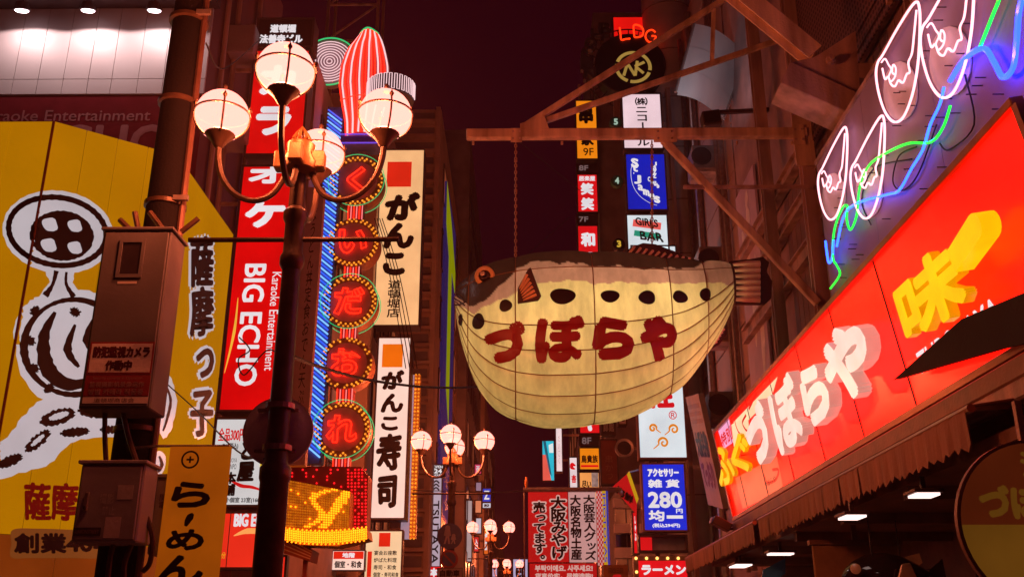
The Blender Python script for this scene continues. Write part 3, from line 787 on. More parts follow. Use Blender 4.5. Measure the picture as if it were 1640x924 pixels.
for ph in phs[1:-1]:
    MB().tube([fish_pt(728 + (1172 - 728) * i / 60, R(ph),   .003) for i in range(61)], .0085, 5).build('rib', RIBM, fish)
for px in cols[1:-1]:
    MB().tube([fish_pt(px, 2 * math.pi * i / 60, .003) for i in range(60)], .0085, 5, closed=True).build('hoop', RIBM, fish)

def on_fish(vs, lift):
    o = []
    for px, py in vs:
        d = ray(px, py).normalized(); h = bvh.ray_cast(CAM, d)
        if h[0] is None: p = PY(px, py, BY)
        else:
            n = h[1] if h[1].dot(d) < 0 else -h[1]
            p = h[0] + n * lift
        o.append(p)
    return o
SPOT = mat('spot_paint', (.022, .008, .007), .5, var=.15, bump=0)
for (x, y, a, b, ang) in ((739, 512, 3.5, 10, 0), (767, 515, 9.5, 13, .15), (810, 490, 10.5, 9.5, -.6), (901, 475, 20.5, 12.5, 0), (977, 475, 15, 9.8, 0), (1036, 477, 13.5, 11, .15), (1089, 476, 12, 9.5, .4), (1129, 472, 9, 10.5, 0)):
    vs = [(x, y)]; fs = []; nr_, na = 5, 26
    for i in range(1, nr_ + 1):
        for j in range(na):
            t = 2 * math.pi * j / na; w = 1 + .05 * math.sin(3 * t + x)
            dx, dy = a * w * math.cos(t) * i / nr_, b * w * math.sin(t) * i / nr_
            vs.append((x + dx * math.cos(ang) - dy * math.sin(ang), y + dx * math.sin(ang) + dy * math.cos(ang)))
    for j in range(na): fs.append((0, 1 + (j + 1) % na, 1 + j))
    for i in range(nr_ - 1):
        for j in range(na): fs.append((1 + i * na + j, 1 + i * na + (j + 1) % na, 1 + (i + 1) * na + (j + 1) % na, 1 + (i + 1) * na + j))
    MB().add(on_fish(vs, .014), fs).build('spot', SPOT, fish)
REDINK = mat('red_ink', (.34, .012, .01), .5, var=.15, bump=0)
pf = Frame((0, 0, 0), (1, 0, 0), (0, -1, 0))      # flat pixel layout, then laid on the skin
for (ch, x0, x1, y0, y1, bo, sh) in (('づ', 776, 842, 514, 582, .09, .08), ('ぼ', 857, 937, 505, 582, .066, .08), ('ら', 947, 1016, 507, 577, .09, 0), ('や', 1024, 1084, 505, 580, .082, 0)):
    v, f = glyph(ch); bmx = bmesh.new()
    a, b = v.min(0), v.max(0); r = bo
    n = v.copy(); n[:, :2] = (v[:, :2] - a[:2]) / (b[:2] - a[:2])
    tmp = MB()
    W, H = x1 - x0, y1 - y0; rp = r * H
    for kk in range(11):
        dx, dy = (0, 0) if kk == 0 else (rp * math.cos(kk * math.pi / 5), rp * math.sin(kk * math.pi / 5))
        q = [((x0 + rp + p[0] * (W - 2 * rp) + dx), (y1 - rp - p[1] * (H - 2 * rp) + dy), kk) for p in n]
        tmp.add(q, f)
    me = bpy.data.meshes.new('tmp'); me.from_pydata(tmp.v, [], tmp.f); bmx.from_mesh(me); bpy.data.meshes.remove(me)
    for i in range(1, 9):
        g = bmx.verts[:] + bmx.edges[:] + bmx.faces[:]
        bmesh.ops.bisect_plane(bmx, geom=g, plane_co=(x0 + W * i / 9, 0, 0), plane_no=(1, 0, 0))
        g = bmx.verts[:] + bmx.edges[:] + bmx.faces[:]
        bmesh.ops.bisect_plane(bmx, geom=g, plane_co=(0, y0 + H * i / 9, 0), plane_no=(0, 1, 0))
    bmesh.ops.triangulate(bmx, faces=bmx.faces[:])
    bmx.verts.index_update()
    pts = [on_fish([(q.co.x, q.co.y)], .016 + .0006 * q.co.z)[0] for q in bmx.verts]
    fs = [tuple(w.index for w in p.verts) for p in bmx.faces]; bmx.free()
    MB().add(pts, fs).build('lettering', REDINK, fish)
# eye
ORG = mat('fin_orange', (.85, .48, .18), .5, var=.2); FINB = mat('fin_brown', (.06, .022, .016), .5, var=.2)
e0 = on_fish([(777, 443)], 0)[0]; h = bvh.ray_cast(CAM, ray(777, 443).normalized()); en = h[1] if h[1].y < 0 else -h[1]
en = (en * .35 + Vector((0, -.9, -.25))).normalized()
MB().lathe([(.085, 0), (.14, .0), (.145, .05), (.125, .065), (.085, .06), (.085, 0)], e0, en, 22, caps=False).build('eye_ring', ORG, fish, smooth=True)
MB().lathe([(.001, .03), (.06, .028), (.086, .01), (.09, -.02)], e0, en, 20).build('pupil', FINB, fish, smooth=True)
ek = on_fish([(775, 441)], 0)[0]
MB().lathe([(.0, .15), (.03, .145), (.04, .12), (.03, .1), (.02, .02)], ek, en, 12).build('eye_lamp', GALV, fish, smooth=True)
mb = MB()
for pts in ([(728, 470), (738, 476), (746, 484)], [(728, 478), (736, 482), (745, 489)], [(729, 489), (737, 488), (746, 484)]):
    P = on_fish(pts, .01); mb.tube(P, .012, 5)
mb.build('mouth_line', FINB, fish)
def fin(name, pts, Yo, m, stripes, sm, sw=.022, th=.03, rough=True):
    P = [PY(x, y, BY + Yo) for x, y in pts]
    f = MB().prism(P, (0, th, 0)).build(name, m, fish, bevel=.006)
    mb = MB()
    for st in stripes:
        Q = catmull([PY(x, y, BY + Yo) + Vector((0, -.006, 0)) for x, y in st], 5)
        n = len(Q)
        mb.tube(Q, [sw * (.35 + .65 * min(1, 2.2 * i / n)) for i in range(n)], 6)
    mb.build('fin_ray', sm, f)
    return f
ymax = fish_pt(850, R(80)).y - BY
fin('pectoral_fin', [(829, 486), (829, 462), (846, 430), (850, 428), (867, 474), (862, 481)], ymax - .12, FINB, [[(832 + i * 1.2, 463 + i * 3.6), (844 + i * 3, 440 + i * 6.4)] for i in range(6)], ORG, .022)
MB().beam(PY(845, 465, BY + ymax - .09), PY(845, 465, BY + ymax + .2), .02).build('fin_stay', BLACKP, fish)
fin('dorsal_fin', [(996, 410), (1010, 396), (1030, 389), (1050, 391), (1080, 402), (1125, 422), (1060, 424), (1000, 420)], -.22, FINB, [[(1002 + i * 11, 410 + i * .9), (1012 + i * 10.2, 401 + i * 1.5), (1016 + i * 10, 395 + i * 2.2)] for i in range(10)], mat('fin_pink', (.85, .52, .36), .5), .022)
fin('tail_fin', [(1168, 418), (1200, 415), (1222, 411), (1232, 420), (1228, 435), (1237, 450), (1235, 478), (1225, 487), (1190, 487), (1172, 488)], -.02, FINB, [[(1173, 424 + i * 9.3), (1195, 423.5 + i * 9.4), (1217, 423 + i * 9.6)] for i in range(7)], MATS['fin_pink'], .05, .06)
fin('anal_fin', [(1124, 562), (1134, 545), (1150, 528), (1164, 519), (1164, 535), (1152, 552), (1136, 560)], -.02, FINB, [[(1131 + i * 5, 557 - i * 6), (1148 + i * 3, 547 - i * 5)] for i in range(5)], mat('fin_grey', (.75, .5, .52), .5), .02)
MB().tube([fish_pt(1172, 2 * math.pi * i / 30, .01) for i in range(30)], .02, 6, closed=True).build('tail_hoop', FINB, fish)
# chains
CHAINM = mat('chain_rust', (.5, .26, .15), .5, metal=.2)
def chain(pa, pb, parent, nb=4):
    a, b = Vector(pa), Vector(pb); n = int((b - a).length / .055); mb = MB()
    for i in range(n):
        p = a + (b - a) * ((i + .5) / n); q = (b - a).normalized()
        s = Vector((1, 0, 0)) if i % 2 else Vector((0, 1, 0))
        mb.tube([p + q * (.034 * math.cos(t)) + s * (.016 * math.sin(t)) for t in [2 * math.pi * k / 6 for k in range(6)]], .010, 4, closed=True)
    mb.build('chain', CHAINM, parent, kind='stuff')
    for i in range(nb):
        p = a + (b - a) * ((i + .7) / nb); MB().lathe([(.0, -.03), (.025, -.015), (.025, .015), (0, .03)], p, (0, 0, 1), 8).build('chain_knot', CHAINM, parent)
chain(PY(826, 226, BY), fish_pt(826, 0), fish); chain(PY(1044, 226, BY), fish_pt(1050, 0), fish, 5)
for (p, q) in (((832, 228), (928, 305)), ((848, 405), (912, 348))):
    a, b = PY(*p, BY), PY(*q, BY); c = a + (b - a) * 1.0
    MB().tube([a, c], .006, 4).build('guy_wire', CABLE, fish)
# bulbs inside the lantern
for (px, py) in ((850, 525), (950, 520), (1050, 505)):
    ld = bpy.data.lights.new('lantern_bulb', 'POINT'); ld.energy = 27; ld.color = (1, .74, .38); ld.shadow_soft_size = .12
    lo = bpy.data.objects.new('lantern_bulb', ld); sc.collection.objects.link(lo); lo.parent = fish
    lo.location = PY(px, py, BY - .05) - fish.location

# ================================================================== RIGHT: beyond the restaurant
midb = building('pipe_wall_building', 'dim brown building with pipes between the restaurant and the sign tower', 4.75, 10, 19.65, 25.4, 18.5, mat('tile_wall', (.44, .29, .27), .7, var=.15, scale=1, bump=.2))
for z in [3.4 + 1.15 * i for i in range(13)]:
    for y in (19.72, 21.62, 23.52): MB().box(4.70, 4.748, y, y + 1.86, z, z + 1.1).build('wall_panel', MATS['tile_wall'], midb)
for (y, r) in ((20.4, .07), (20.9, .05), (23.3, .09), (24.6, .06)):
    MB().tube([(4.6, y, 3.0), (4.6, y, 18)], r, 8).build('drain_pipe', GALV, midb, smooth=True)
for z in (6.2, 8.0, 9.6, 12.2):
    m = MB().box(4.1, 4.69, 21.2, 22.0, z, z + .62).build('air_conditioner', mat('ac_paint', (.30, .22, .21), .5), midb, bevel=.02)
    MB().lathe([(.22, 0), (.24, .02), (.2, .03)], (4.3, 21.2, z + .32), (0, -1, 0), 16).build('fan_grille', BLACKP, m)
    MB().box(4.12, 4.69, 21.25, 21.95, z - .05, z - .003).build('shelf', BROWNSTEEL, midb)

# lilac hanging sheet with pale shapes on the restaurant's upper wall
lv = thing('lilac_facade_sheet', 'dim lilac facade sheet with pale brush shapes behind the fish tail', 'sign', (4.64, 18, 5.6))
yn, yf = PX(1232, 560, 4.62).y, 19.5
sfm = mat('lilac_sheet', (.62, .46, .62), .6, var=.2, scale=1, bump=.15)
lfr = Frame((4.62, yf, 10.6), (0, yn - yf, 0), (0, 0, -5.0))
for i in range(3):
    MB().slab(lfr.at(i / 3 + .003, 0), lfr.U * (1 / 3 - .006), lfr.V, -lfr.N * .05).build('sheet_panel', sfm, lv)
pm2 = mat('pale_shape', (.85, .75, .78), .6, var=.2)
for k, pts in enumerate(([(.2, .18), (.3, .26), (.22, .36), (.3, .44)], [(.5, .2), (.42, .36), (.52, .5), (.45, .7)], [(.75, .35), (.66, .52), (.78, .66), (.7, .85)], [(.6, .05), (.55, .12), (.62, .2)])):
    ribbon(MB(), lfr, pts, [.05, .3, .14, .34, .06], lift=.004).build('pale_brush_shape', pm2, lv)

# curved stainless duct
sd = thing('curved_steel_duct', 'curved stainless steel sheet catching pink and blue light high on the right', 'duct', PY(1135, 120, 18))
ss = mat('stainless', (.95, .92, .96), .3, metal=.45, var=.12, scale=2, bump=.05, streak=True)
TL, TR, BR, BL = PY(1112, 38, 18.0), PY(1196, 88, 19.2), PY(1158, 190, 19.2), PY(1082, 148, 18.0)
for k in range(3):
    vs = []; nn = 10
    for i in range(2):
        s_ = (k + i * .985 + .007) / 3
        for j in range(nn + 1):
            t = j / nn; a = TL + (TR - TL) * t; b = BL + (BR - BL) * t
            p = a + (b - a) * s_; p = p + Vector((-.25, -.9, -.1)) * math.sin(math.pi * t) * .38; vs.append(p)
    fs = [(j, j + 1, nn + 2 + j, nn + 1 + j) for j in range(nn)]
    bk = [(Vector(v) + Vector((.05, .12, 0))) for v in vs]; o = len(vs)
    fs += [tuple(i + o for i in reversed(f)) for f in fs]
    MB().add(vs + bk, fs).build('duct_panel', ss, sd, smooth=True)
MB().tube([TL, BL], .03, 6).build('edge_bead', GALV, sd); MB().tube([TR, (TR + BR) / 2, BR], .03, 6).build('edge_bead', GALV, sd)
MB().beam((TR + BR) / 2, ((TR + BR) / 2) + Vector((2.2, 0, 0)), .1).build('bracket', BROWNSTEEL, sd)
f2 = thing('flood_light', 'black flood light on a bracket below the curved steel sheet', 'lamp', PY(1140, 172, 16.5))
p = PY(1124, 178, 16.5)
MB().slab(p, (.34, 0, .05), (0, .3, 0), (.03, 0, -.3)).build('housing', BLACKP, f2, bevel=.02)
MB().slab(p + Vector((.02, -.012, -.03)), (.3, 0, .04), (.02, 0, -.22), (0, -.01, 0)).build('glass', GLASSD, f2)
ld = bpy.data.lights.new('flood', 'SPOT'); ld.energy = 70; ld.color = (.8, .86, 1); ld.spot_size = R(80); ld.spot_blend = .6; ld.shadow_soft_size = .1
lo = bpy.data.objects.new('flood', ld); sc.collection.objects.link(lo); lo.parent = f2
lo.location = p + Vector((.1, -.08, .06)) - f2.location; lo.rotation_euler = ((TL + BR) / 2 + Vector((-.2, -.3, 0)) - (p + Vector((.1, -.08, .06)))).to_track_quat('-Z', 'Y').to_euler()
a = p + Vector((.3, .1, .02)); MB().beam(a, (4.7, a.y, a.z + .05), .07).build('arm', BLACKP, f2)

# the tower of lit signs (Y = 24)
SY = 24.0
tower = building('sign_tower_building', 'tall narrow building carrying the round top sign and the column of lit boxes', 4.1, 10, 25.5, 33, 21.5, WALLP)
MB().lathe([(.75, 0), (.75, 21.45)], (4.45, 25.6, .02), (0, 0, 1), 20).build('rounded_corner', WALLP, tower, smooth=True)
for z in [3.5 + 1.6 * i for i in range(11)]: MB().lathe([(.765, 0), (.765, .03)], (4.45, 25.6, z), (0, 0, 1), 20).build('joint_band', WALLD, tower)
windows(tower, 4.099, -1, (27.4, 29.2, 31.0), [3.6 + 2.2 * i for i in range(8)], 1.1, 1.3, .15)
mast = thing('sign_mast', 'brown steel mast behind the column of lit boxes', 'mast', (4.2, 24.5, 0))
for x in (3.25, 4.15): MB().beam((x, 24.42, 0), (x, 24.42, 16.3), .1).build('post', BROWNSTEEL, mast)
for z in (4, 7, 10, 13, 16): MB().beam((3.2, 24.5, z), (4.2, 25.4, z), .06).build('tie', BROWNSTEEL, mast)
GR = 'lit boxes in the column below the round top sign'
PALE = glow('lit_pale_blue_white', (214, 226, 232), 1.0); PINKW = glow('lit_pink_white', (238, 206, 214), 1.0)
BLUE = glow('lit_blue', (14, 30, 175), 1.0); BLUE2 = glow('lit_blue_sale', (24, 44, 205), 1.0)
th, fr = lightbox('lightbox_sign', 'white lit box with black vertical lettering at the top of the column', 'sign', 996, 1061, 150, 240, SY, PINKW, group=GR)
text(th, fr, '㈱ニコービル', .33, .06, .67, .96, DARK, bold=.03, vertical=True)
th, fr = lightbox('lightbox_sign', 'blue lit box with curling white script of a jazz club', 'sign', 1002, 1068, 246, 338, SY, BLUE, group=GR)
for (c, u, v, s) in (('S', .12, .07, .17), ('t', .15, .20, .12), ('.', .17, .33, .03), ('J', .18, .38, .16), ('a', .27, .55, .12), ('m', .40, .63, .14), ('e', .56, .71, .12), ('s', .68, .76, .13)):
    text(th, fr, c, u, v, u + s * (1.2 if c != '.' else .8), v + s, WHITEL, bold=.07, shear=-.25)
for i, c in enumerate('Jazz'): text(th, fr, c, .70 - .01 * i + (.02 if i == 0 else 0), .14 + i * .075, .80 - .01 * i, .215 + i * .075, WHITEL, bold=.06)
for i, c in enumerate('Club'): text(th, fr, c, .54 + .075 * i, .41 + i * .04, .61 + .075 * i, .50 + i * .04, WHITEL, bold=.06)
ribbon(MB(), fr, [(.2, .10), (.11, .3), (.14, .55), (.3, .75), (.55, .88), (.75, .93)], .012).build('curved_line', WHITEL, th)
th, fr = lightbox('lightbox_sign', 'white lit box with black brush letters over red and green strokes', 'sign', 1003, 1071, 343, 402, SY, PALE, group=GR)
ribbon(MB(), fr, [(.14, .22), (.45, .27), (.85, .33)], .2, lift=.002).build('brush_stroke', glow('lit_red_stroke', (238, 96, 88), .9, sample=False), th)
ribbon(MB(), fr, [(.16, .52), (.5, .58), (.8, .64)], .16, lift=.003).build('brush_stroke', glow('lit_green_stroke', (40, 150, 120), .9, sample=False), th)
text(th, fr, 'GIRLS', .2, .07, .78, .36, DARK, bold=.03, lift=.006, shear=-.12, jit=.03); text(th, fr, 'BAR', .3, .46, .9, .8, DARK, bold=.03, lift=.006, shear=-.1, jit=.04)
th, fr = lightbox('lightbox_sign', 'low white lit box peeking out just above the fish back fin', 'sign', 1012, 1087, 393, 520, SY, PALE, group=GR)
th, fr = lightbox('lightbox_sign', 'white lit box with red character and three orange swirls', 'sign', 1019, 1097, 556, 735, SY, PALE, group=GR, case=CASEB)
text(th, fr, '鞋', .14, .22, .80, .56, glow('lit_crimson', (205, 16, 26), .95, sample=False), bold=.035, jit=.02)
text(th, fr, '®', .66, .58, .84, .66, glow('lit_crimson', (205, 16, 26), .95, sample=False), bold=.01)
SWO = glow('lit_orange_swirl', (226, 134, 22), .95, sample=False)
for (u, v, s, fl_) in ((.30, .74, .09, 1), (.76, .75, .11, -1), (.52, .87, .12, -1)):
    pts = [(u + fl_ * s * (1.9), v + s * .45)] + [(u + s * (1 - k / 16) * math.cos(k * .62 - .3) * fl_, v + .42 * s * (1 - k / 16) * math.sin(k * .62 - .3) * -1.05) for k in range(15)]
    ribbon(MB(), fr, pts, [.02, .06, .05, .05, .04, .02]).build('swirl', SWO, th)
th, fr = lightbox('lightbox_sign', 'bright blue lit box offering goods at 280 yen', 'sign', 1028, 1100, 741, 851, SY, BLUE2, group=GR, case=CASEB)
text(th, fr, 'アクセサリー', .12, .06, .88, .19, WHITEL, bold=.06); text(th, fr, '雑', .12, .23, .46, .36, WHITEL, bold=.045); text(th, fr, '貨', .54, .23, .88, .36, WHITEL, bold=.045)
text(th, fr, '280', .1, .42, .92, .67, WHITEL, bold=.05); text(th, fr, '均', .1, .70, .48, .87, WHITEL, bold=.05); text(th, fr, '円', .76, .68, .92, .75, WHITEL, bold=.05)
rect(th, fr, .53, .78, .92, .83, WHITEL, 'printed_bar'); text(th, fr, '(税込294円)', .18, .90, .84, .97, WHITEL, bold=.04)
# dark glass case under it
gc = thing('glass_case', 'dark framed glass case under the blue sale box', 'case', PY(1062, 885, SY))
p0, p1 = PY(1023, 884, SY), PY(1101, 855, SY)
mb = MB()
for (x0, x1, z0, z1) in ((p0.x, p1.x, p0.z, p0.z + .05), (p0.x, p1.x, p1.z - .05, p1.z), (p0.x, p0.x + .05, p0.z + .05, p1.z - .05), (p1.x - .05, p1.x, p0.z + .05, p1.z - .05)): mb.box(x0, x1, SY, SY + .3, z0, z1)
mb.build('frame', BLACKP, gc)
MB().box(p0.x + .05, p1.x - .05, SY + .2, SY + .22, p0.z + .05, p1.z - .05).build('back_panel', mat('grey_panel', (.3, .26, .27), .5), gc)
MB().box(p0.x + .06, p0.x + .34, SY + .17, SY + .195, p0.z + .055, p1.z - .055).build('red_card', glow('lit_red_card', (225, 20, 24), .9, sample=False), gc)
th, fr = lightbox('ramen_sign', 'red lit ramen sign framed by small orange bulbs', 'sign', 1016, 1108, 890, 960, SY - .6, glow('lit_ramen_red', (226, 18, 26), 1.0), case=CASEB, rim=.1)
text(th, fr, 'ラーメン', .06, .12, .98, .42, WHITEL, bold=.07); text(th, fr, 'KINRYU RAMEN', .3, .52, .98, .62, WHITEL, bold=.03)
BULB = glow('bulb_orange', (255, 178, 90), 3.0, var=.05, sample=False)
xx0, xx1, zz = fr.at(0, 0).x - .05, fr.at(1, 0).x + .05, fr.at(0, 0).z + .05
for i in range(6): MB().lathe([(0, .05), (.028, .035), (.035, .01), (.02, -.02)], (xx0 + (xx1 - xx0) * i / 5, SY - .64, zz), (0, -1, 0), 8).build('bulb', BULB, th)
for i in range(1, 4): MB().lathe([(0, .05), (.028, .035), (.035, .01), (.02, -.02)], (xx0, SY - .64, zz - .3 * i), (0, -1, 0), 8).build('bulb', BULB, th)

# round top sign
RC = PY(1008, 110, 25.0); rad = 1.02
nk = thing('round_roof_sign', 'dark round rooftop sign with gold emblem and red neon letters on top', 'sign', RC + Vector((0, 0, -rad)))
MB().lathe([(rad - .03, -.25), (rad, -.22), (rad, .22), (rad - .03, .25)], RC, (0, 1, 0), 40).build('drum', mat('drum_black', (.022, .014, .016), .4), nk, smooth=True)
GOLD = mat('gold_leaf', (.62, .46, .14), .35, metal=.3, var=.2); GOLDG = glow('gold_dim', (176, 140, 66), .8, sample=False)
nfr = Frame(RC + Vector((-rad, -.252, rad)), (2 * rad, 0, 0), (0, 0, -2 * rad))
mb = MB(); cx, cy = .54, .56
for k in range(4):
    a0 = k * math.pi / 2 + .3 + .08; a1 = a0 + math.pi / 2 - .16
    mb = MB(); ribbon(mb, nfr, [(cx + .235 * math.cos(a0 + (a1 - a0) * i / 8), cy + .235 * math.sin(a0 + (a1 - a0) * i / 8)) for i in range(9)], .10, lift=.01, k=2); mb.build('emblem_arc', GOLDG, nk)
for (pts) in ([(.40, .70), (.46, .50)], [(.46, .50), (.56, .70)], [(.56, .70), (.60, .46)], [(.56, .55), (.70, .48)], [(.58, .56), (.68, .66)]):
    ribbon(MB(), nfr, pts, .085, lift=.012, k=1).build('emblem_bar', GOLDG, nk)
NRED = neon('neon_red', (255, 52, 12), 2.0)
LDK = mat('dim_letter', (.10, .07, .07), .4, metal=.4)
for i, c in enumerate('NICOH BLDG'):
    if c == ' ': continue
    ang = R(200 - i * 15.5) if i < 5 else R(124)
    u, v = .5 + .62 * math.cos(ang), .5 - .62 * math.sin(ang)
    if i >= 7:
        u, v = ((.45, .02), (.64, -.02), (.81, .06))[i - 7]
        S = {'L': [(0, 0), (.05, .5), (.1, 1), (.5, .95), (.9, .92)], 'D': [(.1, 1), (.05, .5), (.1, 0), (.6, .05), (.9, .4), (.8, .85), (.4, 1), (.1, 1)], 'G': [(.9, .2), (.6, 0), (.2, .15), (0, .55), (.2, .95), (.6, 1), (.85, .75), (.9, .55), (.55, .5)]}[c]
        MB().tube(catmull([nfr.at(u - .08 + x * .16, v - .10 + y * .2, .04) for x, y in S], 4), .026, 6).build('neon_letter', NRED, nk)
    else: text(nk, nfr, c, u - .09, v - .1, u + .09, v + .1, LDK, bold=.04, ext=.2)
mb = MB()
for i in range(14):
    a = R(75 + i * 14); mb.beam(RC + Vector((rad * math.cos(a), 0, rad * math.sin(a))), RC + Vector((1.32 * math.cos(a), 0, 1.32 * math.sin(a))), .03)
mb.build('letter_spokes', BLACKP, nk, kind='stuff')
MB().tube([RC + Vector((1.32 * math.cos(R(60 + i * 8)), 0, 1.32 * math.sin(R(60 + i * 8)))) for i in range(26)], .02, 5).build('letter_rail', BLACKP, nk)
MB().box(RC.x - .5, RC.x + .9, RC.y - .1, RC.y + .1, 16.6 if RC.z - rad > 16.8 else RC.z - rad - .8, RC.z - rad + .1).build('stand', BROWNSTEEL, nk)
MB().box(RC.x + .3, RC.x + 1.2, RC.y + .1, RC.y + .9, RC.z - rad, RC.z - rad + .2).build('stay', BROWNSTEEL, nk)
th, fr = lightbox('rooftop_sign', 'plain red lit rooftop panel behind the neon letters', 'sign', 981, 1040, 27, 76, 25.6, glow('lit_roof_red', (232, 18, 12), 1.0))
MB().beam((fr.at(.9, 1).x, 25.8, fr.at(0, 1).z - .04), (4.4, 25.8, fr.at(0, 1).z - .5), .12).build('post', BROWNSTEEL, th)

# numbered discs beside the column
GRN = mat('disc_green', (.05, .16, .10), .5); NUMW = glow('num_white', (170, 200, 180), .8, sample=False); NUMY = glow('num_yellow', (220, 180, 60), .8, sample=False)
for (n_, px, py, c, d, wd) in (('5', 986, 197, GRN, NUMW, 'green'), ('4', 988, 291, GRN, NUMW, 'green'), ('3', 991, 392, MATS['drum_black'], NUMY, 'black')):
    C = PY(px, py, 24.1); t = thing('number_disc', f'small round {wd} floor disc numbered {n_} beside the ' + {'5': 'white top box', '4': 'blue jazz club box', '3': 'red and green brush box'}[n_], 'sign', C, 'floor number discs')
    MB().lathe([(.16, -.05), (.17, 0), (.17, .1), (.15, .12)], C, (0, 1, 0), 20).build('disc', c, t, smooth=True)
    f = Frame(C + Vector((-.16, -.055, .16)), (.32, 0, 0), (0, 0, -.32)); text(t, f, n_, .32, .2, .68, .8, d, bold=.06)
    MB().beam(C + Vector((0, .1, 0)), (3.3, 24.4, C.z), .04).build('arm', BROWNSTEEL, t)

# second column of boxes farther away (Y = 34)
S2 = 34.0
far = building('boxed_sign_building', 'narrow dark building behind the second column of orange and red boxes', 3.0, 10, 34.6, 44, 26, WALLD)
windows(far, 2.999, -1, (36, 38.5, 41), [4 + 2.6 * i for i in range(8)], 1.3, 1.5, .25)
GR2 = 'lit boxes in the farther narrow column'
OR = glow('lit_orange', (238, 132, 16), 1.0); RD = glow('lit_red', (216, 16, 22), 1.0)
th, fr = lightbox('lightbox_sign', 'orange lit box with black brush characters and 9F', 'sign', 922, 957, 161, 256, S2, OR, group=GR2)
text(th, fr, '串', .12, .08, .85, .40, DARK, bold=.06); text(th, fr, '家', .2, .56, .85, .78, DARK, bold=.05); text(th, fr, '9F', .3, .82, .82, .95, DARK, bold=.01)
th, fr = lightbox('lightbox_sign', 'red lit box with two large white brush characters', 'sign', 924, 958, 279, 341, S2, RD, group=GR2)
text(th, fr, '居楽屋', .06, .03, .92, .17, WHITEL, bold=.03); text(th, fr, '笑', .14, .22, .82, .55, WHITEL, bold=.06); text(th, fr, '笑', .14, .62, .82, .96, WHITEL, bold=.06)
th, fr = lightbox('lightbox_sign', 'red lit box with white characters just above the fish head', 'sign', 925, 959, 361, 436, S2, RD, group=GR2)
text(th, fr, '和', .12, .14, .88, .46, WHITEL, bold=.06); text(th, fr, '民', .14, .58, .86, .9, WHITEL, bold=.06)
GREYL = mat('grey_letter', (.5, .42, .42), .5)
for (s, t0, b0, wd) in (('8F', 262, 277, 'between the orange and red boxes'), ('7F', 344, 359, 'above the lowest red box'), ):
    th, fr = lightbox('floor_plate', f'dark floor plate reading {s} {wd}', 'sign', 923, 958, t0, b0, S2, BLACKP, group='dark floor number plates')
    text(th, fr, s, .08, .15, .55, .85, glow('dim_white', (150, 120, 120), .6, sample=False), bold=.03)
m2 = thing('sign_mast', 'steel mast behind the farther orange and red boxes', 'mast', (2.9, 34.3, 0))
for x in (2.35, 2.85): MB().beam((x, 34.42, 0), (x, 34.42, 22.5), .1).build('post', BROWNSTEEL, m2)
for z in (5, 10, 15, 20): MB().beam((2.85, 34.45, z), (3.1, 34.62, z), .06).build('tie', BROWNSTEEL, m2)
# below the fish
th, fr = lightbox('lightbox_sign', 'red lit box with one thick white stroke just under the fish belly', 'sign', 927, 961, 640, 695, S2, RD, group=GR2)
text(th, fr, 'や', .12, .30, .9, .95, WHITEL, bold=.07)
th, fr = lightbox('floor_plate', 'dark floor plate reading 8F under the fish belly', 'sign', 927, 961, 697, 714, S2, BLACKP, group='dark floor number plates')
text(th, fr, '8F', .1, .1, .6, .9, glow('dim_white', (150, 120, 120), .6, sample=False), bold=.02)
th, fr = lightbox('lightbox_sign', 'orange lit box with three brown characters under the fish', 'sign', 927, 961, 716, 753, S2, OR, group=GR2)
text(th, fr, '鳥貴族', .06, .32, .95, .70, mat('brown_print', (.16, .04, .01), .5, bump=0), bold=.03); rect(th, fr, .04, .8, .96, .9, RD, 'printed_bar')
th, fr = lightbox('lightbox_sign', 'peach lit box with black scribble beside the white shrimp sign', 'sign', 927, 961, 755, 800, S2, glow('lit_peach', (246, 160, 84), 1.0), group=GR2)
text(th, fr, '尽い', .1, .30, .6, .6, DARK, bold=.03); rect(th, fr, .62, .0, .98, .55, glow('lit_poster', (186, 150, 140), .6, var=.5, sample=False, scale=6), 'poster')
th, fr = lightbox('lightbox_sign', 'white lit box with red shrimp print left of the orange box', 'sign', 911, 926, 731, 800, S2 + .3, WHITE)
ribbon(MB(), fr, [(.8, .2), (.35, .16), (.3, .24), (.75, .28)], [.04, .12, .12, .03]).build('red_print', RD, th); text(th, fr, '杏', .2, .42, .9, .62, RD, bold=.05)
MB().box(fr.at(1, 0).x + .05, 3.0, S2 + .5, S2 + .55, fr.at(0, .4).z, fr.at(0, .4).z + .1).build('arm', BROWNSTEEL, th)
th, fr = lightbox('lightbox_sign', 'dark brown unlit sign box with faded lettering', 'sign', 961, 990, 703, 776, 30, mat('brown_face', (.24, .06, .035), .5))
text(th, fr, '串かつ', .25, .35, .75, .9, mat('brown_letter', (.36, .14, .09), .5, bump=0), vertical=True); MB().box(fr.at(1, 0).x + .04, 4.1, 30.1, 30.16, fr.at(0, .2).z, fr.at(0, .2).z + .08).build('arm', BROWNSTEEL, th)
th, fr = lightbox('lightbox_sign', 'black sign box with white outlined characters under the fish', 'sign', 962, 986, 655, 697, 30.2, BLACKP)
text(th, fr, '個廊', .08, .1, .5, .9, GREYL, vertical=True, bold=.02); text(th, fr, '別館', .55, .1, .95, .9, GREYL, vertical=True, bold=.02); MB().box(fr.at(1, 0).x + .04, 4.1, 30.3, 30.36, fr.at(0, .2).z, fr.at(0, .2).z + .08).build('arm', BROWNSTEEL, th)
th, fr = lightbox('lightbox_sign', 'small white sign box with one black chrysanthemum character', 'sign', 989, 1004, 650, 681, 29, mat('dim_white_face', (.62, .52, .52), .5))
text(th, fr, '菊', .15, .35, .9, .85, DARK, bold=.05); MB().box(fr.at(1, 0).x + .04, 4.1, 29.1, 29.16, fr.at(0, .5).z, fr.at(0, .5).z + .08).build('arm', BROWNSTEEL, th)
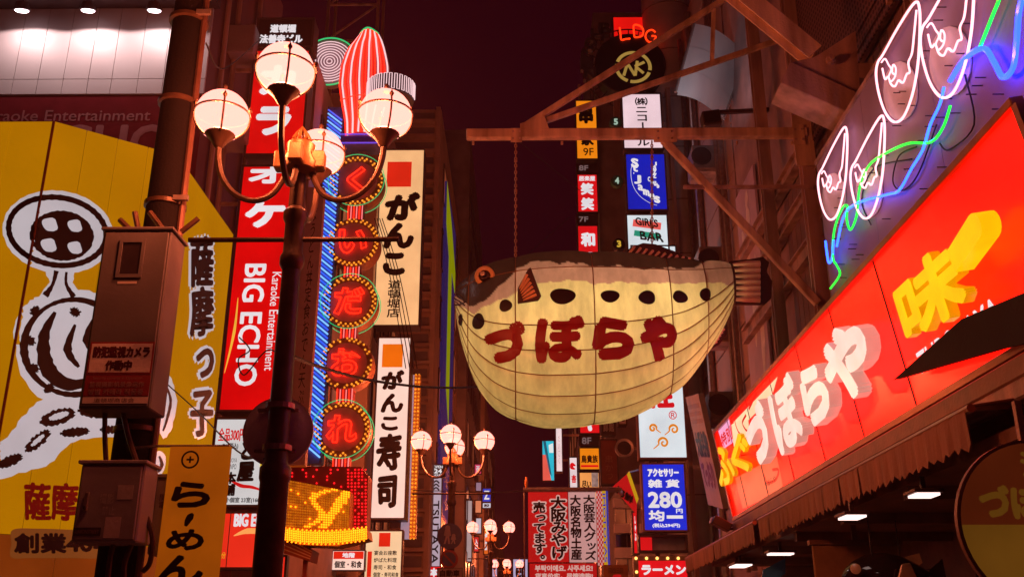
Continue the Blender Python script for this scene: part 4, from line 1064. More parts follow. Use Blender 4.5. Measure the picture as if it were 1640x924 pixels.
C = PY(1000, 717, 28.5); hr = thing('half_ring_sign', 'round dark sign with pale rim half hidden behind the white box', 'sign', C)
MB().lathe([(.20, 0), (.27, -.03), (.27, .1), (.2, .1), (.2, 0)], C, (0, 1, 0), 24, caps=False).build('rim', mat('pale_rim', (.6, .48, .46), .4, metal=.3), hr, smooth=True)
MB().lathe([(.001, .02), (.2, .02), (.2, .08)], C, (0, 1, 0), 24).build('face', BLACKP, hr)
MB().beam(C + Vector((.2, .06, 0)), (4.1, 28.56, C.z), .05).build('arm', BROWNSTEEL, hr)
th, fr = lightbox('lightbox_sign', 'tall slim white lit box beside the turquoise screen', 'sign', 889, 901, 640, 756, 40, WHITE)
text(th, fr, 'だいこく', .35, .5, .65, .9, glow('pale_print', (190, 150, 150), .8, sample=False), vertical=True); MB().box(fr.at(1, 0).x + .04, 3.0, 40.1, 40.16, fr.at(0, .5).z, fr.at(0, .5).z + .08).build('arm', BROWNSTEEL, th)
th, fr = lightbox('video_screen', 'turquoise and coral lit screen far down the street', 'screen', 868, 888, 705, 770, 60, glow('lit_turquoise', (30, 190, 214), 1.0))
poly(th, fr, [(0, .35), (.3, .35), (.75, 1), (0, 1)], glow('lit_coral', (236, 96, 80), .95, sample=False), 'coral_field'); poly(th, fr, [(.05, 0), (.3, 0), (.8, .9), (.55, .8)], glow('lit_teal', (10, 96, 120), .9, sample=False), 'teal_band')
poly(th, fr, [(.55, .1), (.95, .05), (.98, .3), (.6, .3)], glow('lit_white2', (230, 240, 240), .95, sample=False), 'white_patch')
MB().box(fr.at(1, 0).x + .04, 3.4, 60.1, 60.2, fr.at(0, .5).z, fr.at(0, .5).z + .1).build('arm', BROWNSTEEL, th)

# low floors building with pale bands
lowb = building('banded_building', 'low building with pale balcony bands behind the souvenir banners', 2.6, 3.4, 26.4, 33.5, 5.6, WALLD)
x0, x1 = PY(983, 850, 26.3).x, PY(1024, 850, 26.3).x
for i, (ta, ba) in enumerate(((797, 813), (838, 853), (876, 893), (915, 930))):
    za, zb = PY(1000, ba, 26.2).z, PY(1000, ta, 26.2).z
    MB().box(x0, x1 + .8, 26.2, 26.38, za, zb).build('balcony_band', WALLP, lowb, bevel=.01)
    if i < 3:
        zc = PY(1000, (838, 876, 915)[i], 26.2).z
        w_ = MB().box(x0 + .05, x0 + .62, 26.34, 26.395, zc + .02, za - .02).build('window', LITWIN if i != 1 else GLASSD, lowb)
        MB().box(x0 + .32, x0 + .35, 26.325, 26.339, zc + .02, za - .02).build('mullion', CASE, w_)

# souvenir banners on a rail
NB_ = 22.0
bn = thing('banner_rail', 'steel pipe rail carrying the souvenir banners', 'rail', PY(985, 783, NB_))
a, b = PY(838, 784, NB_), PY(992, 783, NB_)
b.z = a.z
MB().tube([a, b], .055, 8).build('pipe', GALV, bn, smooth=True)
MB().tube([b, (2.75, 26.42, b.z + .3)], .05, 8).build('wall_arm', GALV, bn, smooth=True)
MB().tube([(a.x + .02, NB_, a.z), (a.x + .02, NB_, PY(843, 960, NB_).z)], .02, 6).build('side_cord', GALV, bn)
tip = PY(843, 772, NB_); MB().lathe([(.025, -.12), (.04, 0), (.02, .12)], tip, (0, 0, 1), 8).build('rail_tip', mat('tip_orange', (.7, .25, .06), .4), bn)
def cloth(name, label, l, r, t, b, Y, m, cat='banner', group=None, wave=.03):
    mid = (t + b) / 2; xa, xb = PY(l, mid, Y).x, PY(r, mid, Y).x; za, zb = PY((l + r) / 2, b, Y).z, PY((l + r) / 2, t, Y).z
    th = thing(name, label, cat, ((xa + xb) / 2, Y, za), group); nu, nv = 12, 10; vs = []
    for i in range(nu + 1):
        for j in range(nv + 1):
            u, v = i / nu, j / nv
            vs.append((xa + (xb - xa) * u, Y + wave * math.sin(u * 7 + v * 2 + l) * (1 - v) * .6 - .03, za + (zb - za) * v))
    fs = [(i * (nv + 1) + j, (i + 1) * (nv + 1) + j, (i + 1) * (nv + 1) + j + 1, i * (nv + 1) + j + 1) for i in range(nu) for j in range(nv)]
    o = len(vs); vs += [(x, y + .01, z) for x, y, z in vs]; fs += [tuple(k + o for k in reversed(f)) for f in fs]
    MB().add(vs, fs).build('cloth', m, th, smooth=True)
    return th, Frame((xa, Y - .03 - wave * .62, zb), (xb - xa, 0, 0), (0, 0, za - zb))
BR_ = glow('banner_red', (196, 22, 22), .75, var=.2, sample=False); BW_ = glow('banner_white', (214, 160, 156), .75, var=.15, sample=False)  # cloth is no lamp; its lit look is put in as glow
GRB = 'souvenir banners hanging from the pipe rail'
INK = mat('banner_ink', (.03, .008, .008), .6, bump=0)
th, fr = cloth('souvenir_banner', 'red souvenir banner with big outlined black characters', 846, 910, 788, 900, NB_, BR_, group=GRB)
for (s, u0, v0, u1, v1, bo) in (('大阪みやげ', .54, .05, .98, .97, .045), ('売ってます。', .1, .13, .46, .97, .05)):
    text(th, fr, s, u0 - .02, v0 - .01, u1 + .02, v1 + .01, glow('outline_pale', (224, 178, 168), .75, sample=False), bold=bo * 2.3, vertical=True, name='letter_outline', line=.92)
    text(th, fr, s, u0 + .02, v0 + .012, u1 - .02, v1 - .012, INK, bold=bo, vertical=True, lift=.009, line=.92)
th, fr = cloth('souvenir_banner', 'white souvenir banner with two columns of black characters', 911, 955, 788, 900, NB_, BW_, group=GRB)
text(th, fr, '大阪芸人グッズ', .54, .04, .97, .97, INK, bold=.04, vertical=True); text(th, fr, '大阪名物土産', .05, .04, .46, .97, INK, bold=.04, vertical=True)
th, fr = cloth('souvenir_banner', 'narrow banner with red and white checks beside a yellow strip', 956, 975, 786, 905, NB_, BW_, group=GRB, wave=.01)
mb = MB()
for i in range(28):
    for j in range(4):
        if (i + j) % 2 == 0: mb.slab(fr.at(.02 + j * .12, i / 28, .004), fr.U * .12, fr.V / 28, fr.N * .001)
mb.build('checks', BR_, th, kind='stuff')
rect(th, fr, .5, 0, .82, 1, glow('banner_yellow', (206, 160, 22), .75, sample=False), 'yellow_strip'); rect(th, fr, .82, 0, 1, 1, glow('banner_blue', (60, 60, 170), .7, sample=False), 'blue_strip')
text(th, fr, 'IMOTOYAS', .54, .04, .78, .96, BLUE, rot=90, bold=.02, lift=.008)
th, fr = cloth('souvenir_banner', 'low red banner strip with pale foreign lettering', 848, 956, 902, 950, NB_ + .03, BR_, group=GRB, wave=.01)
PL = glow('outline_pale', (224, 178, 168), .75, sample=False)
text(th, fr, '부탁이에요. 사주세요!', .08, .05, .94, .27, PL, bold=.05); text(th, fr, '货真价实，尽情选购!', .08, .32, .94, .53, PL, bold=.05); text(th, fr, 'Buy something before you go!!', .08, .58, .94, .75, PL, bold=.05)
th, fr = cloth('souvenir_banner', 'small orange card with a dark red heart at the foot of the banners', 967, 1006, 904, 950, NB_ - .2, mat('orange_card', (.5, .2, .05), .6), group=None, wave=.01)
text(th, fr, '回四三回', .2, .12, .8, .3, mat('brown_print2', (.2, .05, .02), .5, bump=0), bold=.01); ribbon(MB(), fr, [(.3, .62), (.5, .52), (.72, .46)], [.05, .22, .14]).build('heart_print', BR_, th)
MB().tube([fr.at(.95, 0) + Vector((0, .05, 0)), (2.65, 26.2, fr.at(.95, 0).z + .2)], .02, 6).build('arm', GALV, th)
ob = thing('slanted_banner', 'slanted red and yellow banner under the white swirl box', 'banner', PY(1000, 800, 23.2))
q = [PY(981, 779, 23.2), PY(1006, 757, 23.2), PY(1020, 800, 23.2), PY(1020, 824, 23.2)]
MB().prism(q, (0, .02, 0)).build('cloth', BR_, ob)
q = [PY(1004, 759, 23.19), PY(1008, 754, 23.19), PY(1023, 798, 23.19), PY(1020, 806, 23.19)]; MB().prism(q, (0, .02, 0)).build('yellow_edge', MATS['banner_yellow'], ob)
ofr = Frame(PY(985, 776, 23.18), PY(1018, 800, 23.18) - PY(985, 776, 23.18), PY(980, 800, 23.18) - PY(985, 776, 23.18)); text(ob, ofr, '海鮮', .1, -.1, .9, .45, INK, bold=.06)
MB().tube([PY(1006, 756, 23.2), PY(1022, 752, 23.7)], .02, 6).build('pole', GALV, ob)
th, fr = lightbox('lightbox_sign', 'slim upright red strip sign left of the blue sale box', 'sign', 1012, 1023, 818, 888, 24.6, RD)
text(th, fr, 'しゃぶ', .3, .08, .75, .7, WHITEL, vertical=True, bold=.05)

# ================================================================== LEFT: yellow ramen shop
XS = -4.5
c_, d_ = PX(283, 262, XS), PX(375, 365, XS)
ZT = (c_.z + d_.z) / 2
Bq = PZ(88, 195, ZT); Cq = Vector((XS, PX(283, 262, XS).y, ZT)); Dq = Vector((XS, d_.y, ZT)); Aq = Vector((-10.5, Bq.y, ZT))
ZB = PY(50, 852, Bq.y).z
YEL = glow('yellow_panel', (176, 116, 0), .88, var=.14, gloss=.12, scale=.7)  # panels glow by themselves in place of floodlight falling on them
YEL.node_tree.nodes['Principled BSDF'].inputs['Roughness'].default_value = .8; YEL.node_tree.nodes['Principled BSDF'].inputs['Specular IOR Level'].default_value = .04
shop = thing('ramen_shop', 'yellow panelled ramen shop front with black and white brush drawing', 'building', (-6, 13, 0))
def flat(p): return Vector((p.x, p.y, 0))
foot = [flat(Aq), flat(Bq), flat(Cq), flat(Dq), Vector((-10.5, Dq.y, 0))]
inn = [Vector((-10.5, Bq.y + .04, 0)), Vector((Bq.x + .01, Bq.y + .04, 0)), Vector((XS - .04, Cq.y + .02, 0)), Vector((XS - .04, Dq.y, 0)), Vector((-10.5, Dq.y, 0))]
MB().prism(inn, (0, 0, ZT - .02)).build('wall', WALLD, shop)
def seg(P, Q, n, z0, z1, m, nm, th=.03):
    P, Q = flat(P), flat(Q); d = (Q - P); nrm = Vector((d.y, -d.x, 0)).normalized()
    for i in range(n):
        a = P + d * (i / n) + d.normalized() * .005; b = P + d * ((i + 1) / n) - d.normalized() * .005
        MB().slab(Vector((a.x, a.y, z0)), b - a, Vector((0, 0, z1 - z0)), -nrm * th).build(nm, m, shop)
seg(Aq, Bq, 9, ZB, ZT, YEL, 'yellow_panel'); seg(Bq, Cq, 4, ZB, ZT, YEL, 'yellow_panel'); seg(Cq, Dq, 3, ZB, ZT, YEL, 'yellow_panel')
for p in (Bq, Cq): MB().beam((p.x - .012, p.y + .005, ZB), (p.x - .012, p.y + .005, ZT), .03).build('corner_trim', mat('rust_trim', (.24, .07, .03), .6), shop)
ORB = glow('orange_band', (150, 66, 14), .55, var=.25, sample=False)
seg(Aq, Bq, 9, ZB - .52, ZB - .01, ORB, 'orange_band_panel'); seg(Bq, Cq, 2, ZB - .52, ZB - .01, ORB, 'orange_band_panel'); seg(Cq, Dq, 2, ZB - .52, ZB - .01, ORB, 'orange_band_panel')
seg(Aq, Bq, 5, .1, ZB - .6, WOOD, 'shopfront_panel'); seg(Bq, Cq, 1, .1, ZB - .6, WOOD, 'shopfront_panel'); seg(Cq, Dq, 2, .1, ZB - .6, WOOD, 'shopfront_panel')
for (P, Q) in ((Aq, Bq), (Bq, Cq), (Cq, Dq)):
    P, Q = flat(P), flat(Q); nrm = Vector((-(Q - P).y, (Q - P).x, 0)).normalized()
    MB().slab(Vector((P.x, P.y, ZB - .59)), Q - P, Vector((0, 0, .05)), -nrm * .18).build('ledge', WOOD, shop)
nB = Vector(((Cq - Bq).y, -(Cq - Bq).x, 0)).normalized()
def on_shop(px, py, lift=.006):
    p = PY(px, py, Bq.y)
    if p.x <= Bq.x: return p + Vector((0, -lift, 0))
    p = PP(px, py, Bq, nB)
    if p.x <= XS: return p + nB * lift
    return PX(px, py, XS) + Vector((lift, 0, 0))
WDRAW = glow('white_drawing', (184, 178, 184), .95, var=.1, sample=False, gloss=.1); KDRAW = mat('black_drawing', (.02, .004, .008), .6, var=.1, bump=0)  # white drawing has the same glow put into its colour
RDRAW = mat('red_drawing', (.40, .015, .012), .6, var=.1, bump=0)
def blob(name, pts, m, lift, k=5, rag=0.0):
    """filled brush shape from photo pixels, laid on the shop's panels"""
    P = catmull([(x, y, 0) for x, y in pts], k, True)
    cx, cy = sum(p.x for p in P) / len(P), sum(p.y for p in P) / len(P)
    if rag: P = [p + Vector((math.sin(i * 2.3) + math.sin(i * 5.1), math.cos(i * 3.7), 0)) * rag for i, p in enumerate(P)]
    n = len(P); vs = [on_shop(cx, cy, lift)]; fs = []
    for r in range(1, 9):
        for p in P: vs.append(on_shop(cx + (p.x - cx) * r / 8, cy + (p.y - cy) * r / 8, lift))
    for j in range(n): fs.append((0, 1 + j, 1 + (j + 1) % n))
    for r in range(7):
        for j in range(n): a = 1 + r * n; fs.append((a + j, a + n + j, a + n + (j + 1) % n, a + (j + 1) % n))
    return MB().add(vs, fs).build(name, m, shop)
def stroke(name, pts, w, m, lift, k=8, close=False):
    P = catmull([(x, y, 0) for x, y in pts], k, close); n = len(P); ws = w if hasattr(w, '__len__') else [w, w]
    vs = []
    for i, p in enumerate(P):
        a = P[i - 1] if (i or close) else p; b = P[(i + 1) % n] if (i < n - 1 or close) else p
        d = (b - a).normalized(); q = Vector((-d.y, d.x, 0)); t = i / (n - 1) * (len(ws) - 1); s_ = min(int(t), len(ws) - 2)
        hw = (ws[s_] + (ws[s_ + 1] - ws[s_]) * (t - s_)) / 2 * (1 + .07 * math.sin(i * 1.9) + .05 * math.sin(i * 4.1))
        for g in (1, 0, -1): e = p + q * hw * g; vs.append(on_shop(e.x, e.y, lift))
    fs = []
    for i in range(n if close else n - 1):
        a, b = 3 * i, 3 * ((i + 1) % n); fs += [(a, a + 1, b + 1, b), (a + 1, a + 2, b + 2, b + 1)]
    return MB().add(vs, fs).build(name, m, shop)
def ell(cx, cy, a, b, ang=0, n=14): return [(cx + a * math.cos(t) * math.cos(ang) - b * math.sin(t) * math.sin(ang), cy + a * math.cos(t) * math.sin(ang) + b * math.sin(t) * math.cos(ang)) for t in [2 * math.pi * i / n for i in range(n)]]
# round fan with the cross crest
blob('fan_ground', ell(93, 372, 89, 66, .15), WDRAW, .006, rag=.5)
stroke('fan_rim', ell(92, 371, 78, 54, .15), 9, KDRAW, .010, close=True)
blob('crest', ell(99, 378, 51, 40, .1), KDRAW, .010, rag=.6)
for (x, y, s) in ((79, 360, 12), (119, 362, 11), (77, 393, 12), (119, 397, 11)):
    blob('crest_gap', [(x - s, y - s * .5), (x + s * .6, y - s * .8), (x + s, y + s * .7), (x - s * .4, y + s * .8)], WDRAW, .014, rag=.3)
blob('stem_ground', [(74, 428), (118, 430), (116, 452), (128, 474), (66, 478), (78, 452)], WDRAW, .0055, rag=1.0); stroke('brush_arc', [(90, 434), (84, 456), (72, 474)], [8, 5, 12], KDRAW, .010); stroke('brush_arc', [(106, 436), (106, 456), (118, 476)], [4, 5, 9], KDRAW, .010)
# plain brush ring, clouds and dabs below it
blob('ring_ground', [(62, 474), (100, 466), (150, 468), (196, 500), (212, 560), (196, 622), (150, 650), (100, 650), (52, 628), (28, 580), (24, 520), (40, 490)], WDRAW, .005, rag=1.4)
stroke('brush_ring', ell(118, 556, 80, 76, 0), [6, 12, 7, 14, 6, 10, 6], KDRAW, .010, close=True)
stroke('brush_arc', [(88, 500), (70, 540), (76, 590), (110, 616), (160, 606)], [5, 18, 26, 20, 6], KDRAW, .011)
stroke('brush_arc', [(120, 520), (108, 560), (126, 588)], [4, 14, 5], KDRAW, .011)
stroke('brush_arc', [(150, 510), (140, 545), (160, 575)], [4, 16, 5], KDRAW, .011)
for (x, y) in ((56, 498), (48, 546), (54, 590), (78, 622), (120, 500)): blob('ink_dab', ell(x, y, 9, 7, x, 7), KDRAW, .012, rag=1.4)
blob('cloud_ground', [(66, 640), (120, 634), (200, 640), (230, 664), (222, 696), (160, 700), (112, 710), (80, 742), (30, 758), (-30, 772), (-46, 735), (4, 706), (36, 668)], WDRAW, .007, rag=1.2)
for (x, y, a_, b_, g) in ((92, 668, 30, 12, -.3), (150, 660, 26, 9, .1), (205, 672, 18, 12, .3), (60, 706, 26, 9, -.7), (16, 738, 22, 8, -.4), (120, 692, 24, 7, -.1), (176, 688, 16, 6, 0), (-20, 752, 20, 7, -.2)):
    blob('ink_cloud', ell(x, y, a_, b_, g, 9), KDRAW, .011, rag=1.6)
for (x, y, a_, b_, g) in ((94, 666, 17, 5, -.3), (150, 659, 13, 3, .1), (60, 705, 14, 3.5, -.7)): blob('cloud_gap', ell(x, y, a_, b_, g, 8), WDRAW, .014, rag=.8)
blob('brush_ground', [(262, 600), (276, 612), (282, 650), (272, 690), (258, 700), (252, 650)], WDRAW, .006, rag=.7); stroke('brush_stroke', [(262, 612), (272, 640), (266, 672), (260, 690)], [3, 5, 3], KDRAW, .010)
blob('brush_ground', [(252, 722), (264, 730), (262, 752), (250, 764), (244, 744)], WDRAW, .006); stroke('brush_stroke', [(254, 730), (258, 744), (252, 756)], [3, 6, 3], KDRAW, .010)
PFR = Frame((0, 0, 0), (1640, 0, 0), (0, 924, 0))
def shop_text(s, x0, x1, y0, y1, m, bold=.03, lift=.008, vertical=False, shear=0, jit=0, nm='lettering'):
    mb = letters(MB(), PFR, s, x0 / 1640, y0 / 924, x1 / 1640, y1 / 924, bold=bold, vertical=vertical, shear=shear, jit=jit, lift=0)
    o = MB(); o.f = mb.f; o.v = [tuple(on_shop(v[0], v[1], lift - v[2])) for v in mb.v]
    return o.build(nm, m, shop)
shop_text('薩摩', 38, 126, 772, 834, RDRAW, .03, jit=.02)
rect_pts = [(22, 846), (170, 850), (168, 892), (20, 892)]
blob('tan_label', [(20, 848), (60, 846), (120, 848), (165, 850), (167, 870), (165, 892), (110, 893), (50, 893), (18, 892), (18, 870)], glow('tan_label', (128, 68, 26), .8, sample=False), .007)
shop_text('創業40年', 22, 190, 853, 886, KDRAW, .05)
sfr2 = Frame((XS, Cq.y, ZT), (0, Dq.y - Cq.y, 0), (0, 0, ZB - ZT))
shop_text('薩摩っ子', 299, 345, 374, 704, WDRAW, .085, lift=.005, vertical=True, nm='letter_outline', jit=.02)
shop_text('薩摩っ子', 302, 342, 378, 700, KDRAW, .028, lift=.012, vertical=True, jit=.02)

# ================================================================== karaoke building
kb = thing('karaoke_building', 'karaoke building with spotlit white panels above a dark red band', 'building', (-8, 17, 0))
KX = PY(332, 100, 15.0).x
MB().box(-13, KX, 15.06, 19.4, 0, 15.5).build('wall', mat('maroon_wall', (.17, .055, .055), .7, var=.2, scale=1), kb)
WP = mat('white_panel', (.56, .50, .50), .55, var=.06, scale=1.2, bump=.04, streak=True)
z_a, z_b, z_c, z_d = PY(150, 151, 15).z, PY(150, 127, 15).z, PY(150, 14, 15).z, PY(150, 260, 15).z
pxs = [-75, -5, 67, 107, 147, 187, 230, 268]
edges = [PY(p, 100, 15).x for p in (-250, -180, -110, -42, 27, 66, 106, 146, 183, 225, 265)] + [KX]
for i in range(len(edges) - 1):
    for (a, b) in ((z_a, z_b), (z_b, z_c)):
        MB().box(edges[i] + .005, edges[i + 1] - .005, 15.0, 15.055, a + .006, b - .006).build('white_panel', WP, kb)
MB().box(-13, KX, 15.02, 15.055, z_d - 1.5, z_a - .02).build('red_band', mat('band_maroon', (.16, .012, .018), .95, var=.15, bump=0), kb)
MB().box(-13, KX + .1, 14.35, 15.055, z_c + .01, z_c + .8).build('soffit_box', BLACKP, kb)
kfr = Frame((PY(-60, 200, 15.02).x, 15.02, PY(100, 151, 15.02).z), (PY(282, 200, 15.02).x - PY(-60, 200, 15.02).x, 0, 0), (0, 0, -(PY(100, 151, 15.02).z - PY(100, 262, 15.02).z)))
MATS['band_maroon'].node_tree.nodes['Principled BSDF'].inputs['Specular IOR Level'].default_value = .03
DIML = mat('dim_band_letter', (.34, .10, .10), .5, var=.1, bump=0)
text(kb, kfr, 'Karaoke Entertainment', .06, .24, .875, .40, DIML, bold=.01); text(kb, kfr, 'BIG ECHO', -.1, .45, .985, .96, DIML, bold=.035)
for (px, wd) in ((35, 'left'), (141, 'middle'), (247, 'right')):
    P = PY(px, 12, 14.55)
    t = thing('wall_spotlight', f'bright wall spotlight above the white panels, {wd} one of three', 'lamp', P, 'spotlights above the white panels')
    MB().lathe([(.05, .10), (.10, .08), (.14, -.04), (.13, -.06)], P, (0, -.35, 1), 14).build('housing', BLACKP, t, smooth=True)
    MB().lathe([(.12, -.055), (.10, -.08), (.0, -.09)], P, (0, -.35, 1), 14).build('lens', glow('spot_lens', (255, 226, 232), 6.0, var=.02, sample=False), t, smooth=True)
    MB().beam(P + Vector((0, .02, .08)), (P.x, P.y + .03, z_c + .02), .03).build('bracket', BLACKP, t)
    ld = bpy.data.lights.new('spot', 'SPOT'); ld.energy = 46; ld.color = (1, .70, .68); ld.spot_size = R(164); ld.spot_blend = .12; ld.shadow_soft_size = .05
    lo = bpy.data.objects.new('spot', ld); sc.collection.objects.link(lo); lo.parent = t; lo.location = (0, -.04, -.14)
    lo.rotation_euler = (R(10), 0, 0)
for (px, y) in ((345, 15.6), (352, 16.2), (372, 17.5)):
    MB().tube([(KX + .06, y, 5), (KX + .06, y, 15)], .05, 8).build('drain_pipe', BROWNSTEEL, kb, smooth=True)
for z in (10.2, 12.0): MB().box(KX, KX + .5, 15.9, 16.5, z, z + .6).build('air_conditioner', WALLD, kb, bevel=.02)

# tall karaoke sign
KY_ = 16.2
KRED = glow('karaoke_red', (205, 4, 6), .95, var=.2, red=1.15); KDARK = mat('karaoke_header', (.05, .02, .022), .5)
GK = 'stacked boxes of the tall karaoke sign'
th, fr = lightbox('karaoke_sign', 'dark header box with white building name on the tall karaoke sign', 'sign', 410, 503, 30, 78, KY_, KDARK, depth=.4, group=GK, wallx=KX)
text(th, fr, '道頓堀', .22, .18, .70, .5, WHITEL, bold=.05); text(th, fr, '法善寺ビル', .04, .56, .84, .9, WHITEL, bold=.05)
th, fr = lightbox('karaoke_sign', 'upper red box of the tall karaoke sign behind the lamp globe', 'sign', 399, 492, 80, 250, KY_, KRED, depth=.4, group=GK, wallx=KX)
text(th, fr, 'カ', .12, .14, .80, .44, WHITEL, bold=.07); text(th, fr, 'ラ', .12, .55, .78, .83, WHITEL, bold=.07)
th, fr = lightbox('karaoke_sign', 'long red box of the karaoke sign with sideways white name', 'sign', 368, 463, 265, 660, KY_, KRED, depth=.4, group=GK, wallx=KX)
text(th, fr, 'オ', .10, -.005, .82, .075, WHITEL, bold=.07); text(th, fr, 'ケ', .10, .148, .86, .268, WHITEL, bold=.07)
text(th, fr, 'BIG ECHO', .20, .42, .60, .91, WHITEL, bold=.03, rot=90); text(th, fr, 'Karaoke Entertainment', .72, .455, .88, .85, WHITEL, bold=.004, rot=90)
ribbon(MB(), fr, [(.13, .56), (.12, .7), (.02, .86)], [.01, .05, .01]).build('yellow_swoosh', glow('lit_swoosh', (240, 180, 60), .95, sample=False), th)
th, fr = lightbox('izakaya_sign', 'white lit sign with black brush letters below the tall karaoke sign', 'sign', 338, 440, 668, 812, KY_, glow('lit_grey_white', (206, 206, 206), .95), depth=.3, wallx=-5.5)
RL = glow('lit_red_letter', (206, 20, 20), .9, sample=False)
text(th, fr, '全品300円', .04, .10, .50, .26, RL, bold=.02); text(th, fr, '(315税込)', .12, .28, .40, .36, DARK, bold=.02)
text(th, fr, 'とど屋', .42, .02, .72, .74, DARK, bold=.05, vertical=True, jit=.02); text(th, fr, '本舗', .22, .62, .42, .90, DARK, bold=.05, vertical=True); text(th, fr, '大小個室 23室(160席)', .18, .915, .95, .985, DARK, bold=.02)
ribbon(MB(), fr, [(.28, .7), (.5, .78), (.7, .8), (.98, .86)], [.02, .06, .05, .01]).build('red_sweep', RL, th); rect(th, fr, .80, .44, .96, .60, glow('lit_yellow_tag', (236, 200, 30), .9, sample=False), 'yellow_tag'); text(th, fr, 'B1', .84, .66, .96, .74, RL)
text(th, fr, 'TODOYA', .22, .46, .40, .51, DARK); text(th, fr, 'HONPO', .22, .53, .40, .59, DARK)
th, fr = lightbox('karaoke_entrance_sign', 'orange red lit karaoke entrance sign low on the left', 'sign', 346, 446, 818, 912, KY_ - .1, glow('lit_orange_red', (230, 46, 26), 1.0), depth=.3, wallx=-5.5)
text(th, fr, 'BIG ECHO', .24, .0, 1.0, .25, WHITEL, bold=.05); ribbon(MB(), fr, [(.26, .42), (.5, .33), (.8, .36), (.98, .45)], [.01, .09, .08, .01]).build('swoosh', glow('lit_swoosh2', (255, 170, 90), .95, sample=False), th)
rect(th, fr, .17, 0, .185, 1, CASEB, 'divider'); text(th, fr, '30分', .02, .72, .15, .84, glow('lit_yellow_tag', (236, 200, 30), .9, sample=False))
pk = thing('pink_side_panel', 'narrow pinkish vertical panel with small script behind the lamp post', 'sign', (PY(492, 560, 18.5).x, 18.5, PY(490, 745, 18.5).z))
x0, x1 = PY(476, 520, 18.5).x, PY(504, 520, 18.5).x
MB().box(x0, x1, 18.5, 18.7, PY(490, 745, 18.5).z, PY(490, 300, 18.5).z).build('panel', mat('pink_board', (.52, .30, .30), .6, var=.12), pk)
f_ = Frame((x0, 18.5, PY(490, 300, 18.5).z), (x1 - x0, 0, 0), (0, 0, PY(490, 745, 18.5).z - PY(490, 300, 18.5).z))
text(pk, f_, 'そばうどん丼定食おでん天ぷら寿司', .3, .02, .7, .98, DARK, vertical=True, jit=.04); MB().box(-5.5, x0 - .002, 18.56, 18.62, 8, 8.1).build('bracket', BROWNSTEEL, pk)

# ================================================================== neon disc building
DY = 20.8
db = building('neon_disc_building', 'dark building behind the column of neon discs', -12, -4.7, 20.0, 26.2, 14.4, mat('umber_wall', (.46, .28, .23), .75, var=.2, scale=1.4, bump=.3))
windows(db, -4.699, 1, (21.2, 22.8, 24.4), [4.5, 7, 9.5, 12], 1.0, 1.4, .3)
bl = thing('blue_neon_strip', 'tall strip of slanted pale blue neon tubes left of the discs', 'sign', PY(500, 742, DY))
xm = PY(519, 455, DY).x; w2 = .17; za, zb = PY(500, 742, DY).z, PY(540, 172, DY).z
MB().box(xm - w2 - .03, xm + w2 + .03, DY, DY + .25, za, zb).build('case', mat('navy_case', (.08, .16, .5), .5), bl)
NPB = neon('neon_pale_blue', (120, 190, 255), 1.3); NDB = neon('neon_mid_blue', (30, 90, 240), 1.2)
nt_ = 84
for i in range(nt_):
    z = zb - .1 - (zb - za - .5) * i / (nt_ - 1)
    MB().tube([(xm - w2, DY - .05, z), (xm + w2, DY - .05, z - .28)], .019, 5).build('neon_tube', NPB if i % 2 else NDB, bl)
for x in (xm - w2, xm + w2): MB().beam((x, DY - .02, za), (x, DY - .02, zb), .015).build('edge_trim', CASE, bl)
MB().beam((-4.72, DY + .15, za + 2), (xm - w2 - .03, DY + .15, za + 2), .08).build('bracket', BROWNSTEEL, bl); 
sd_ = thing('neon_disc_sign', 'hanging column of five round bulb framed discs with red neon characters', 'sign', PY(552, 745, DY))
NR = neon('neon_char_red', (255, 48, 22), 1.5, 2.0); NG = neon('neon_ring_green', (16, 200, 116), 1.0); NRW = neon('neon_pink', (255, 130, 130), 1.1)
DISC = mat('disc_face', (.62, .32, .31), .5, var=.12); DISC2 = mat('disc_rim', (.34, .14, .06), .45, var=.25)
BG = glow('bulb_gold', (255, 150, 40), 1.3, var=.6, sample=False, scale=14)
xc_ = PY(560, 480, DY).x
DS = [('く', 290, 43, True), ('い', 388, 42, False), ('だ', 483, 44, True), ('お', 581, 43, False), ('れ', 687, 45, True)]
zs_ = []
for (ch, py, rp, gr) in DS:
    C = PY(560, py, DY); C = Vector((xc_, DY, C.z)); f = (C - CAM).dot(FWD); r = rp / FPX * f; zs_.append((C.z, r))
    d = MB().lathe([(r * .97, 0), (r, .03), (r, .42), (r * .96, .45)], C, (0, 1, 0), 36).build('disc', DISC2, sd_, smooth=True)
    MB().lathe([(.001, -.004), (r * .78, -.004), (r * .78, .01)], C, (0, 1, 0), 36).build('disc_face', DISC, d)
    mb = MB()
    for q, (rq, n) in enumerate(((.86, 30), (.945, 34))):
        for i in range(n):
            if random.random() < .12: continue
            a = 2 * math.pi * (i + .5 * q) / n; mb.lathe([(0, .04), (.026, .02), (.018, -.005)], C + Vector((r * rq * math.cos(a), -.002, r * rq * math.sin(a))), (0, -1, 0), 6)
    mb.build('bulb_ring', BG, d, kind='stuff')
    lps = outline(ch, .035); allp = np.array([p[:2] for l in lps for p in l]); mn, mx_ = allp.min(0), allp.max(0); cc = (mn + mx_) / 2; sc_ = 1.06 * r / max(mx_ - mn)
    for lp in lps:
        MB().tube([C + Vector(((p.x - cc[0]) * sc_, -.06, (p.y - cc[1]) * sc_)) for p in lp], .016, 5, closed=True).build('neon_character', NR, d)
    if gr:
        for (k, yo) in ((1.05, -.06), (1.05, .40)):
            MB().tube([C + Vector((r * k * math.cos(2 * math.pi * i / 40), yo, r * k * math.sin(2 * math.pi * i / 40))) for i in range(40)], .009, 5, closed=True).build('neon_ring', NG, d)
